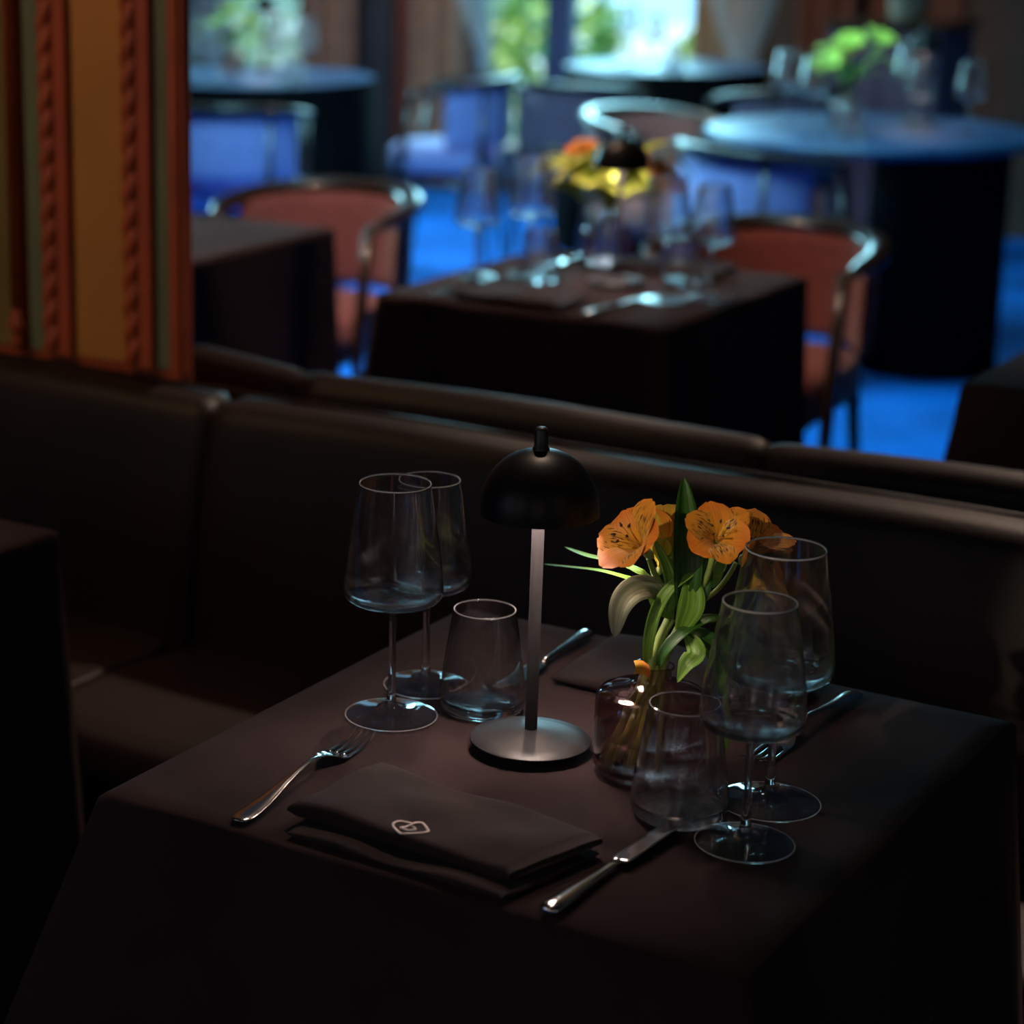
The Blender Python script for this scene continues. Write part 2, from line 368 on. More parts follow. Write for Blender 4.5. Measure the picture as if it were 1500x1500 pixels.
for lo, hi in (((-3.56, 3.46, 2.95), (-3.50, 4.34, 3.0)), ((-1.10, 3.46, 2.95), (-1.04, 4.34, 3.0)), ((-3.5, 3.46, 2.95), (-1.1, 3.52, 3.0)), ((-3.5, 4.28, 2.95), (-1.1, 4.34, 3.0))): sk.box(lo, hi)
structure(sk.obj('window_3', 'frame_blue', smooth=False), 'added skylight frame in the ceiling, out of view')  # unseen skylight put in to go with the added overhead light
def added_window_frame(n, horiz, c, hw, label):  # frames around the added highlight lights, no opening behind
    z0, z1, t = .85, 2.65, .05
    def bx(a, b, za, zb): return ((c + a, Y0, za), (c + b, Y0 + .04, zb)) if horiz else ((X1 - .04, c + a, za), (X1, c + b, zb))
    window('window_%d' % n, [bx(-hw - t, -hw, z0, z1), bx(hw, hw + t, z0, z1), bx(-hw, hw, z0, z0 + t), bx(-hw, hw, z1 - t, z1)], [], label)
for k, w_ in enumerate(REAR): added_window_frame(4 + k, True, w_[0], w_[1] / 2, 'added window frame in the wall behind the viewer')
for k, w_ in enumerate(SIDE): added_window_frame(9 + k, False, w_[0], w_[1] / 2, 'added window frame in the right wall')
# wall panelling strips beside the drapes
def strip(name, x0, x1, y, z1, mat, parent=None, d=.04):
    return MB().box((x0, y - d, .0), (x1, y, z1)).obj(name, mat, parent, smooth=False)
for k, (a, b, mt) in enumerate([(-4.92, -4.72, 'panel_teal'), (-4.70, -4.46, 'drape_brown'), (-2.42, -1.95, 'drape_brown'), (-1.93, -1.2, 'wall_brown')]):
    o = strip('trim_%d' % (k + 1), a * 1.02 - .0, b * 1.02, Y1, ZC, mt); structure(o)

# pillar with gilt mouldings, standing behind the banquette
PY = 1.19
_pv = [(-2.6, PY + .012), (-.797, PY + .012), (-.803, PY + .022), (-1.10, PY + .34), (-2.6, PY + .34)]
_pm = MB().add([(x, y, z) for z in (0, ZC) for x, y in _pv], [(4, 3, 2, 1, 0), (5, 6, 7, 8, 9)] + [(k, (k + 1) % 5, 5 + (k + 1) % 5, 5 + k) for k in range(5)])
pill = structure(_pm.obj('wall_pillar', 'terracotta', smooth=False), 'painted pillar with ochre panel and carved mouldings')
def pstrip(name, x0, x1, mat, proud):
    return MB().box((x0, PY + .012 - proud, .805), (x1, PY + .013, ZC - .01)).obj(name, mat, pill, smooth=False)
pstrip('olive_panel', -2.4, -1.142, 'olive', .004)
pstrip('sage_panel', -1.106, -1.074, 'sage', .004)
pstrip('flat_moulding', -1.040, -1.018, 'terracotta', .014)
pstrip('ochre_panel', -1.017, -.912, 'ochre', .003)
pstrip('flat_moulding', -.884, -.862, 'terracotta', .014)
pstrip('sage_panel', -.860, -.828, 'sage', .004)
pstrip('edge_moulding', -.826, -.797, 'terracotta', .016)
pstrip('flat_moulding', -.815, -.805, 'terracotta', .021)
def rope(x, r):
    n, pitch, z0, z1 = 20, .041, .806, ZC - .02
    rows = int((z1 - z0) / .0045)
    def fn(u, v):
        z = z0 + (z1 - z0) * v; a = 2 * math.pi * u
        ph = 2 * a + 2 * math.pi * z / pitch
        k = abs(math.sin(ph / 1.0 * .5))
        rr = r * (.66 + .48 * k ** .6)
        return (x + rr * math.cos(a), PY + .004 - rr * math.sin(a) * .9, z)
    MB().grid(fn, n, rows, wrap=True).obj('rope_moulding', 'terracotta', pill)
rope(-1.056, .0145); rope(-.898, .0145)
MB().tube([(-1.123, PY, .85), (-1.123, PY, ZC - .02)], .0115, 16).obj('bead_moulding', 'terracotta', pill)
MB().lathe([(0, -.030), (.009, -.026), (.013, -.014), (.008, -.004), (.014, .004), (.0165, .012), (.012, .021), (.0125, .03), (.0115, .036), (.011, .05)], 20, (-1.123, PY, .83)).obj('bead_finial', 'terracotta', pill)

# ------------------------------------------------------------------ banquettes
def backrest_panel(x0, x1, prof, name, parent, dz0=0., dz1=0., pinch=.26):
    """prof: (y,z) outline swept along x, its ends pulled in so each panel reads as an upholstered pad"""
    n = max(12, int((x1 - x0) / .06)); mb = MB(); m_ = len(prof)
    yc = sum(p[0] for p in prof) / m_
    def fn(u, v):
        x = x0 + (x1 - x0) * u
        e = min(x - x0, x1 - x); k = 1 - pinch * math.exp(-(e / .012) ** 2) - pinch * .2 * math.exp(-(e / .05) ** 2)
        i = min(int(round(v * (m_ - 1))), m_ - 1); y, z = prof[i]
        dz = dz0 + (dz1 - dz0) * u
        return (x, yc + (y - yc) * k, z + (dz - (1 - k) * .045) * smoothstep(.5, .75, z) + .0025 * math.sin(x * 9 + z * 6))
    # finer samples near both ends
    us = sorted(set([0, .004, .008, .012, .02, .035, .06] + [i / n for i in range(n + 1)] + [1, .996, .992, .988, .98, .965, .94]))
    V = [fn(u, j / (m_ - 1)) for j in range(m_) for u in us]; w = len(us)
    Fc = [(j * w + i, j * w + i + 1, (j + 1) * w + i + 1, (j + 1) * w + i) for j in range(m_ - 1) for i in range(w - 1)]
    Fc += [tuple(j * w for j in range(m_)), tuple(j * w + w - 1 for j in range(m_ - 1, -1, -1))]
    mb.add(V, Fc)
    return mb.obj(name, 'leather', parent)
def roundprof(P, n=4):
    return [(v.x, v.y) for v in spline([(a, b, 0) for a, b in P], n)]
bq = tag(empty('banquette', (.3, .9, 0)), 'long dark brown leather banquette behind the nearest set table', 'banquette')
PR = roundprof([(1.185, .40), (1.04, .40), (1.035, .46), (1.05, .58), (1.072, .70), (1.088, .765), (1.105, .789), (1.128, .797), (1.152, .799), (1.176, .795), (1.186, .778)])
backrest_panel(-.69, 2.6, PR, 'backrest_cushion', bq)
backrest_panel(-2.9, -.692, PR, 'backrest_cushion', bq)
MB().tube([(-2.9, 1.148, .8015), (2.6, 1.148, .8015)], .0035, 8).obj('piping', 'leather', bq)
for a, b in ((-2.9, -.694), (-.688, 2.6)):
    sp = roundprof([(1.04, .36), (.72, .36), (.685, .38), (.68, .42), (.70, .45), (.76, .458), (.88, .46), (1.035, .452)])
    backrest_panel(a, b, sp, 'seat_cushion', bq)
MB().box((-2.9, .74, .0), (2.6, 1.18, .36)).obj('plinth', 'leather', bq, smooth=False)
b2 = tag(empty('banquette', (.9, 1.5, 0)), 'mirror image of the dark leather banquette, built as a second bench, seen only along its top', 'banquette')  # reflection of the near bench, built as a separate bench behind it
PR2 = roundprof([(1.40, .40), (1.405, .60), (1.402, .74), (1.395, .775), (1.380, .788), (1.362, .786), (1.345, .772), (1.338, .74), (1.335, .60), (1.335, .40)])
backrest_panel(-.915, -.718, PR2, 'backrest_cushion', b2, .016, .002, .04)
backrest_panel(-.716, .035, PR2, 'backrest_cushion', b2, .002, .004, .12)
backrest_panel(.037, 2.6, PR2, 'backrest_cushion', b2, .0, .03, .12)
backrest_panel(-.79, 2.6, roundprof([(1.40, .36), (1.86, .36), (1.9, .40), (1.88, .45), (1.8, .458), (1.41, .455)]), 'seat_cushion', b2)
MB().box((-.79, 1.34, 0), (2.6, 1.82, .36)).obj('plinth', 'leather', b2, smooth=False)

# ------------------------------------------------------------------ square tables under cloths
def cloth_mesh(w, d, drop, flare, amp=.012, seed=1, z=.75):
    rnd = random.Random(seed); ph = [rnd.uniform(0, 6.28) for _ in range(8)]
    peri = []; step = .0125
    def side(a, b):
        L_ = (Vector(b) - Vector(a)).length; n = max(2, round(L_ / step))
        return [Vector(a).lerp(Vector(b), k / n) for k in range(n)]
    c = [(0, 0), (w, 0), (w, d), (0, d)]
    for k in range(4): peri += side((*c[k], 0), (*c[(k + 1) % 4], 0))
    m_ = len(peri); rows = []
    V, Fc = [], []
    ctr = Vector((w / 2, d / 2, 0))
    def ripple(x, y):
        return .0010 * math.sin(x * 11 + ph[0]) * math.sin(y * 9 + ph[1]) + .0007 * math.sin(x * 23 + y * 17 + ph[2])
    # top as concentric loops
    levels = [(k / 12) for k in range(1, 13)]
    V.append((*ctr.xy, z + ripple(0, 0)));
    for f in levels:
        f2 = f if f < 1 else 1 - .004 / max(w, d)
        for p in peri:
            q = ctr.lerp(p, f2); V.append((q.x, q.y, z + ripple(q.x, q.y) * (1 - f ** 6)))
    nl = 16
    for j in range(nl + 1):
        h = drop * (j / nl) ** 1.35 + (.0 if j else .0)
        if j == 0: h = .004
        for i, p in enumerate(peri):
            o = Vector((0, 0, 0)); dirn = p - ctr
            # distance to nearest corner
            dc = min((p - Vector((*q, 0))).length for q in c)
            cx, cy = min(c, key=lambda q: (p - Vector((*q, 0))).length)
            diag = Vector((1 if cx > 0 else -1, 1 if cy > 0 else -1, 0)).normalized()
            nrm = Vector((0, -1, 0)) if p.y < 1e-6 else Vector((1, 0, 0)) if p.x > w - 1e-6 else Vector((0, 1, 0)) if p.y > d - 1e-6 else Vector((-1, 0, 0))
            g = math.exp(-(dc / .055) ** 2); hh = min(h, .5) + .25 * max(0, h - .5)
            s_ = i / m_ * 2 * math.pi
            wob = amp * (math.sin(s_ * 5 + ph[3]) + .6 * math.sin(s_ * 9 + ph[4])) * (1 - g) * smoothstep(0, drop, h) * 1.2
            off = nrm * (.002 + .035 * hh + wob + .0) * (1 - g) + diag * (flare * (1 if cy < 1e-6 else .3) * hh * g + .003 * g) - nrm * (.10 * hh * math.exp(-((dc - .11) / .05) ** 2))
            V.append((p.x + off.x, p.y + off.y, z - h))
    for i in range(m_): Fc.append((0, 1 + i, 1 + (i + 1) % m_))
    R_ = len(levels) + nl + 1
    for j in range(R_ - 1):
        for i in range(m_):
            a = 1 + j * m_; b = a + m_; i2 = (i + 1) % m_
            Fc.append((a + i, b + i, b + i2, a + i2))
    return mesh('tablecloth', V, Fc, 'cloth')
TW, TD = .595, .625
def table_under(x, y, w, d, label, z=.744):
    t = tag(empty('dining_table', (x + w / 2, y + d / 2, 0)), label, 'table')
    MB().box((x + .006, y + .006, z - .03), (x + w - .006, y + d - .006, z), .004).obj('tabletop', 'table_wood', t, smooth=False)
    cx, cy = x + w / 2, y + d / 2
    MB().lathe([(0, .03), (.05, .03), (.035, .06), (.032, .66), (.08, .714), (0, .714)], 20, (cx, cy, 0)).obj('column', 'black_metal', t)
    MB().box((cx - .2, cy - .2, 0), (cx + .2, cy + .2, .03), .006).obj('foot_plate', 'black_metal', t, smooth=False)
    return t
def square_table(x, y, flare, drop, seed, lab_t, lab_c, w=TW, d=TD):
    table_under(x, y, w, d, lab_t)
    o = put('tablecloth', cloth_mesh(w, d, drop, flare, seed=seed), None, (x, y, 0))
    return tag(o, lab_c, 'tablecloth', 'dark cloths on the square tables')
square_table(0, 0, .42, .70, 3, 'square pedestal table under the nearest dark cloth', 'dark brown cloth on the nearest table, below the flowers and lamp')
square_table(-.552 - TW, -.03, .2, .70, 4, 'square pedestal table beside the nearest one, at the edge of the photo', 'dark cloth corner of the table at the far left, in front of the banquette')
T2 = Vector((-1.07, 2.16, 0))
square_table(T2.x, T2.y, .17, .70, 5, 'square pedestal table under the dark cloth beyond the banquette', 'dark cloth on the blurred table with flowers and a lamp beyond the banquette')
square_table(-2.17, 2.15, .17, .70, 6, 'square pedestal table beside the painted pillar', 'dark cloth on the bare table next to the painted pillar')
square_table(.085, 2.03, .17, .70, 8, 'square pedestal table at the right edge beyond the banquette', 'dark cloth corner over the blue carpet at the right edge')

# ------------------------------------------------------------------ glassware
def glint_ring(r, z, t=.00042):  # extra white ring standing in for the bright line on glass edges
    return MB().lathe([(r + t * 1.25 * math.cos(2 * math.pi * k / 8), z + t * math.sin(2 * math.pi * k / 8)) for k in range(9)], 64).me('rim', 'rim_glint')
def glass_parts(kind):
    if kind in ('large', 'small'):
        if kind == 'large':
            foot = [(0, .0016), (.020, .0012), (.040, .0003), (.0432, .0006), (.0436, .0014), (.0430, .0022), (.030, .0040), (.016, .0066), (.0075, .0105), (.0048, .016)]
            stem = [(.0048, .016), (.0040, .030), (.0034, .06), (.0033, .090), (.0042, .104), (.0060, .1085)]
            bowl = [(.0060, .1085), (.014, .1102), (.026, .1122), (.037, .1146), (.0430, .1172), (.0462, .1225), (.0468, .1290), (.0452, .147), (.0420, .171), (.0380, .198), (.0334, .2268), (.0331, .2282), (.0325, .2282), (.0323, .2268), (.0370, .198), (.0410, .171), (.0442, .147), (.0458, .130), (.0450, .1242), (.0420, .1200), (.036, .1175), (.026, .1152), (.014, .1138), (0, .1134)]
        else:
            foot = [(0, .0016), (.020, .0012), (.037, .0003), (.0402, .0006), (.0406, .0014), (.0400, .0022), (.028, .0040), (.015, .0066), (.0072, .0105), (.0048, .016)]
            stem = [(.0048, .016), (.0040, .030), (.0034, .055), (.0033, .080), (.0042, .092), (.0060, .0965)]
            bowl = [(.0060, .0965), (.014, .0980), (.025, .0998), (.034, .1020), (.0392, .1046), (.0422, .1095), (.0430, .1165), (.0415, .135), (.0380, .158), (.0335, .185), (.0297, .2082), (.0294, .2096), (.0288, .2096), (.0286, .2082), (.0325, .185), (.0370, .158), (.0405, .135), (.0420, .118), (.0411, .1115), (.0384, .1075), (.033, .1050), (.025, .1028), (.014, .1014), (0, .1010)]
        def fine(P):
            Q = spline([(a, b, 0) for a, b in P], 3); return [(max(0, v.x), v.y) for v in Q]
        i = next(k for k, p in enumerate(bowl) if p[1] > (.227 if kind == 'large' else .209))
        return [('foot', MB().lathe(fine(foot), 56).me('foot', 'crystal_thick')), ('foot_glint', glint_ring(.0433 if kind == 'large' else .0403, .0014, .00028)), ('stem', MB().lathe(fine(stem), 24 if False else 56).me('stem', 'crystal_stem')),
                ('bowl', MB().lathe(fine(bowl), 56).me('bowl', 'crystal')), ('rim', glint_ring((bowl[11][0] + bowl[12][0]) / 2, bowl[11][1]))]
    P = [(0, .0035), (.020, .0025), (.034, .0004), (.0368, .0010), (.0398, .0050), (.0414, .011), (.0412, .018), (.0385, .040), (.0340, .072), (.0297, .0985), (.0293, .1000), (.0285, .1000), (.0282, .0985), (.0326, .072), (.0372, .040), (.0399, .018), (.0396, .0135), (.0370, .0105), (.026, .0088), (0, .0080)]
    Q = spline([(a, b, 0) for a, b in P], 3)
    return [('cup', MB().lathe([(max(0, v.x), v.y) for v in Q], 56).me('cup', 'crystal')), ('rim', glint_ring(.0289, .1000))]
GP = {k: glass_parts(k) for k in ('large', 'small', 'tumbler')}
def place_glass(kind, x, y, label, group, z=.7512):
    o = tag(empty('tumbler' if kind == 'tumbler' else 'wine_glass', (x, y, z)), label, 'tumbler' if kind == 'tumbler' else 'wine glass', group)
    for n_, me in GP[kind]: put(n_, me, o)
    return o
G1 = 'glasses on the nearest table'
place_glass('large', .110, .297, 'larger wine glass beside the fork, standing in front of another wine glass', G1)
place_glass('small', .094, .386, 'wine glass partly hidden behind the one beside the fork', G1)
place_glass('tumbler', .171, .363, 'empty stemless tumbler between the wine glasses and the lamp stem', G1)
place_glass('tumbler', .431, .241, 'empty stemless tumbler in front of the purple vase', G1)
place_glass('small', .501, .217, 'smaller wine glass nearest the camera, right of the front tumbler', G1)
place_glass('large', .484, .308, 'taller wine glass behind the smaller one, against the orange blooms', G1)

# ------------------------------------------------------------------ table lamp
def make_lamp():
    t = empty('table_lamp')
    b = put('base', MB().lathe([(0, 0), (.040, 0), (.042, .002), (.042, .0085), (.0545, .0088), (.0552, .0096), (.0545, .0104), (.040, .0130), (.020, .0172), (.0062, .0198), (0, .0198)], 64).me('base', 'black_metal'), t)
    put('stem', MB().lathe([(.0056, .0175), (.0058, .019), (.0056, .021), (.0056, .274), (0, .274)], 24).me('stem', 'rod_black'), t)
    pr = []
    for k in range(15):
        a = R(90) * k / 14; pr.append((.0535 * math.cos(a) ** .92 if k < 14 else .0, .224 + .058 * math.sin(a)))
    inner = [(max(0, r - .0015) if r else 0, .224 + (z - .224) * .97) for r, z in reversed(pr)]
    sh = put('shade', MB().lathe(pr, 64).me('shade', 'gloss_black'), t)
    put('shade_lining', MB().lathe(inner + [pr[0]], 64).me('shade_lining', 'shade_inner'), sh)
    put('led_ring', MB().lathe([(.013, .254), (.040, .252), (.040, .2535), (.013, .2555), (.013, .254)], 40).me('led_ring', 'led'), sh)
    put('finial', MB().lathe([(.0078, .280), (.0074, .2835), (.0062, .2845), (.0060, .298), (.0052, .3008), (.003, .302), (0, .3022)], 24).me('finial', 'black_metal'), t)
    return t
lamp = make_lamp(); lamp.location = (.257, .300, .7512)
tag(lamp, 'black dome table lamp with a thin stem on the nearest table, beside the vase', 'lamp', 'dome table lamps')

# ------------------------------------------------------------------ cutlery
def fork_parts():
    # lies along +Y, tines at +Y end, rests on z=0
    h = MB()
    def hz(y): return .003 + .010 * smoothstep(.02, .13, y) * (1 - smoothstep(.13, .165, y))
    pts = [(0, y, hz(y)) for y in [0, .003, .008, .02, .04, .06, .08, .10, .12, .135, .145]]
    rad = [(.004, .0008), (.0078, .0014), (.0096, .0018), (.0098, .0019), (.0086, .0019), (.0066, .0020), (.0046, .0021), (.0034, .0022), (.0030, .0022), (.0034, .0020), (.0045, .0016)]
    h.tube(pts, rad, 12)
    hd = MB()
    def head(u, v):
        y = .142 + .036 * v; wd = .0045 + .0085 * smoothstep(0, .7, v); x = (u - .5) * 2 * wd
        z = .0115 - .0095 * smoothstep(.0, .9, v) + .001 * (u - .5) ** 2 * 4
        return (x, y, z)
    g = hd.grid(head, 8, 8); n = len(hd.V)
    V2 = [v - Vector((0, 0, .0014)) for v in hd.V]; hd.add(V2, [tuple(reversed(f)) for f in hd.F])
    tines = []
    for k in range(4):
        x0 = -.0108 + k * .0072
        P = spline([(x0, .175, .0022), (x0 * 1.0, .195, .0012), (x0 * .97, .213, .0028), (x0 * .92, .230, .0078)], 4)
        tines.append(MB().tube(P, [(.0023 - .0011 * i / (len(P) - 1), .0011 - .0004 * i / (len(P) - 1)) for i in range(len(P))], 8))
    return [('handle', h.me('handle', 'steel')), ('head', hd.me('head', 'steel'))] + [('tine', t.me('tine', 'steel')) for t in tines]
def knife_parts():
    h = MB()
    ys = [0, .002, .006, .014, .03, .05, .075, .1, .113]
    rad = [(.0045, .0022), (.0076, .0034), (.0090, .0042), (.0090, .0044), (.0078, .0042), (.0062, .0040), (.0046, .0036), (.0036, .0030), (.0034, .0026)]
    h.tube([(0, y, .0046) for y in ys], rad, 14)
    b = MB()
    def bl(u, v):
        y = .112 + .098 * v
        lft = -.0088 * smoothstep(-.15, .08, v) + .0075 * smoothstep(.72, 1.0, v) ** 1.5; rgt = .0088 * smoothstep(-.15, .05, v)
        x = lft + (rgt - lft) * u
        return (x, y, .0045 + .0022 * u)
    b.grid(bl, 6, 18)
    V2 = [Vector((v.x, v.y, v.z - .0003 - .0012 * (v.x + .009) / .018)) for v in b.V]; k = len(b.V); F0 = list(b.F); b.add(V2, [tuple(reversed(f)) for f in F0])
    w = 7; rim = [i for i in range(w)] + [j * w + w - 1 for j in range(1, 19)] + [18 * w + i for i in range(w - 2, -1, -1)] + [j * w for j in range(17, 0, -1)]
    for a, c in zip(rim, rim[1:] + rim[:1]): b.F.append((c, a, a + k, c + k))
    return [('handle', h.me('handle', 'steel')), ('blade', b.me('blade', 'steel'))]
FP, KP = fork_parts(), knife_parts()
def cutlery(kind, x, y, rz, label, group, z=.7516):
    o = tag(empty(kind, (x, y, z), rz), label, kind, group)
    for n_, me in (FP if kind == 'fork' else KP): put(n_, me, o)
    return o
C1 = 'cutlery on the nearest table'
cutlery('fork', .137, .008, R(4.2), 'steel fork lying left of the folded napkin with the logo', C1)
cutlery('knife', .431, .004, R(-2.8), 'steel knife lying between the logo napkin and the front wine glass', C1)
cutlery('knife', .157, .612, R(180 + 3), 'steel knife on the far side, passing behind the tumbler and lamp stem', C1)
cutlery('fork', .450, .604, R(180 - 3), 'steel fork on the far side, emerging behind the right wine glasses', C1)

# ------------------------------------------------------------------ napkins
def slab(mb, corners, z0, z1, fold_front, bulge=.004, seed=0, nu=30, nv=18, th_back=None):
    """soft folded-cloth pad over the quad corners=[near-left, near-right, far-right, far-left]"""
    a, b, c, d = [Vector((*p, 0)) for p in corners]; rnd = random.Random(seed); ph = [rnd.uniform(0, 6) for _ in range(6)]
    def q(u, v): return a.lerp(b, u).lerp(d.lerp(c, u), v)
    nz = [0]
    def wr(u, v): return .0016 * math.sin(u * 7 + v * 3 + ph[0]) + .0012 * math.sin(u * 13 - v * 6 + ph[1]) + .0008 * math.sin(v * 11 + u * 4 + ph[2])
    # closed loop section in v: bottom front -> top front (rounded) -> top back -> bottom back
    prof = []
    for k in range(9):
        an = -math.pi / 2 + math.pi * k / 8; prof.append((fold_front * (1 - math.cos(an)) , .5 + .5 * math.sin(an)))
    for k in range(1, nv): prof.append((fold_front + (1 - fold_front - .015) * k / nv, 1.0))
    for k in range(5):
        an = math.pi / 2 - math.pi * k / 4; prof.append((1 - .015 + .015 * math.cos(an), .5 + .5 * math.sin(an)))
    m_ = len(prof)
    tb = z1 if th_back is None else th_back
    def fn(u, w_):
        v, h = prof[min(m_ - 1, int(round(w_ * (m_ - 1))))]
        e = min(u, 1 - u); pinch = 1 - .55 * math.exp(-(e / .018) ** 2)
        p = q(u, v); top = z1 + (tb - z1) * v + wr(u, v) + bulge * math.sin(math.pi * v) * math.sin(math.pi * u)
        mid = (z0 + top) / 2
        return (p.x, p.y, mid + (z0 + (top - z0) * h - mid) * pinch)
    V = [fn(i / nu, j / (m_ - 1)) for j in range(m_) for i in range(nu + 1)]
    Fc = [(j * (nu + 1) + i, j * (nu + 1) + i + 1, (j + 1) * (nu + 1) + i + 1, (j + 1) * (nu + 1) + i) for j in range(m_ - 1) for i in range(nu)]
    Fc += [tuple(j * (nu + 1) for j in range(m_ - 1, -1, -1)), tuple(j * (nu + 1) + nu for j in range(m_))]
    mb.add(V, Fc); return q
nap = tag(empty('napkin', (.29, .09, .751)), 'folded dark napkin with a white embroidered logo between fork and knife', 'napkin', 'napkins on the nearest table')
m1 = MB(); slab(m1, [(.186, .010), (.392, .004), (.415, .125), (.192, .150)], .752, .7585, .05, .001, 1)
m1.obj('lower_fold', 'napkin', nap)
m2 = MB(); slab(m2, [(.172, .031), (.388, .022), (.416, .128), (.180, .160)], .7590, .7735, .06, .0025, 2, th_back=.7690)
m2.obj('upper_fold', 'napkin', nap)
# embroidered emblem: leaf-shaped outline with a loop inside, stitched as a raised cord
import bisect
def on_nap(x, y):
    px, py = 540 + x / 12.5, 1180 + y / 12.5
    return px, py
OUT = [(800, 285), (720, 268), (640, 258), (540, 266), (470, 292), (448, 335), (480, 395), (540, 455), (620, 488), (740, 490), (880, 472), (1020, 448), (1092, 412), (1075, 365), (1030, 305), (980, 268), (900, 260), (840, 270)]
INN = [(800, 290), (735, 322), (660, 352), (580, 376), (625, 385), (670, 408), (740, 420), (820, 410), (862, 382), (840, 352), (800, 338)]
def nap_top(x, y):
    best = None
    for v in m2.V:
        dd = (v.x - x) ** 2 + (v.y - y) ** 2
        if v.z > .765 and (best is None or dd < best[0]): best = (dd, v.z)
    return best[1]
def stitch(P, closed):
    W_ = [at_z(*on_nap(*p), .7745) for p in P]
    if closed: W_ = W_ + [W_[0]]
    Q = spline(W_, 4)
    Q = [Vector((q.x, q.y, nap_top(q.x, q.y) + .0006)) for q in Q]
    for _ in range(3): Q = [Q[0]] + [Vector((Q[i].x, Q[i].y, (Q[i - 1].z + Q[i].z + Q[i + 1].z) / 3)) for i in range(1, len(Q) - 1)] + [Q[-1]]
    return Q
lg = MB(); lg.tube(stitch(OUT, True), (.00115, .0006) and [(.00115, .0007)] * 73, 8); lg.tube(stitch(INN, False), [(.00105, .0007)] * 41, 8)
lo = lg.obj('embroidered_logo', 'thread', nap); lo['label'] = 'white stitched emblem with a looped letter'
fn_ = tag(empty('napkin', (.29, .53, .751)), 'plain folded dark napkin on the far side of the nearest table, behind the vase', 'napkin', 'napkins on the nearest table')
m3 = MB(); slab(m3, [(.192, .462), (.415, .462), (.415, .60), (.190, .60)], .752, .766, .05, .002, 5); m3.obj('folded_cloth', 'napkin', fn_)

# ------------------------------------------------------------------ vase, water and flowers
VX, VY, VZ = .370, .311, .7512
vase = tag(empty('vase', (VX, VY, VZ)), 'round purple glass bottle vase half full of water, holding the orange flowers', 'vase')
op = [(0, .002), (.030, .0015), (.043, .0006), (.0478, .004), (.0498, .010), (.0502, .018), (.0502, .064), (.0494, .0715), (.0455, .0765), (.036, .0800), (.024, .0830), (.0175, .0860), (.0156, .0890), (.0154, .0960), (.0160, .0985), (.0176, .0995), (.0178, .1012), (.0165, .1022), (.0150, .1018)]
ip = [(.0136, .0990), (.0134, .0890), (.0155, .0845), (.023, .0808), (.035, .0778), (.0445, .0735), (.0476, .066), (.0480, .062), (.0480, .018), (.0470, .0115), (.042, .0080), (.025, .0070), (0, .0068)]
put('bottle', MB().lathe(op + ip, 64).me('bottle', 'plum_glass'), vase)
put('water', MB().lathe([(0, .0070), (.025, .0072), (.0415, .0083), (.0468, .0118), (.0478, .0185), (.0478, .0395), (.0470, .0388), (.04, .0386), (0, .0386)], 64).me('water', 'water'), vase)
VD = (Vector((VX, VY, .85)) - CAM).dot(FW)                  # viewing depth of the vase axis
def fp(x, y, dd=0.): return at_d(x, y, VD + dd)
TOC = -FW                                                   # towards the photographer

def leaf(path, width, mat, parent, nrm=None, fold=.12, name='leaf', twist=0., pw=.6):
    P = spline(path, 6); n = len(P); mb = MB(); nh = Vector(nrm) if nrm is not None else TOC
    cols = 8
    V, uv, Fc = [], [], []
    for i, p in enumerate(P):
        T = (P[min(i + 1, n - 1)] - P[max(i - 1, 0)]).normalized()
        t = i / (n - 1); N_ = (nh - T * nh.dot(T)).normalized()
        if twist: N_ = Matrix.Rotation(twist * t, 3, T) @ N_
        S = T.cross(N_)
        wv = width * (math.sin(math.pi * min(1, .06 + .94 * t)) ** pw) * (1 if t < .98 else .6)
        for k in range(cols + 1):
            u = k / cols * 2 - 1
            V.append(p + S * (u * wv / 2) + N_ * (fold * wv * (abs(u) - .4) + .03 * wv * math.cos(u * 9))); uv.append((k / cols, t))
    w = cols + 1
    Fc = [(i * w + k, i * w + k + 1, (i + 1) * w + k + 1, (i + 1) * w + k) for i in range(n - 1) for k in range(cols)]
    mb.add(V, Fc, uv); return mb.obj(name, mat, parent, uv=True)

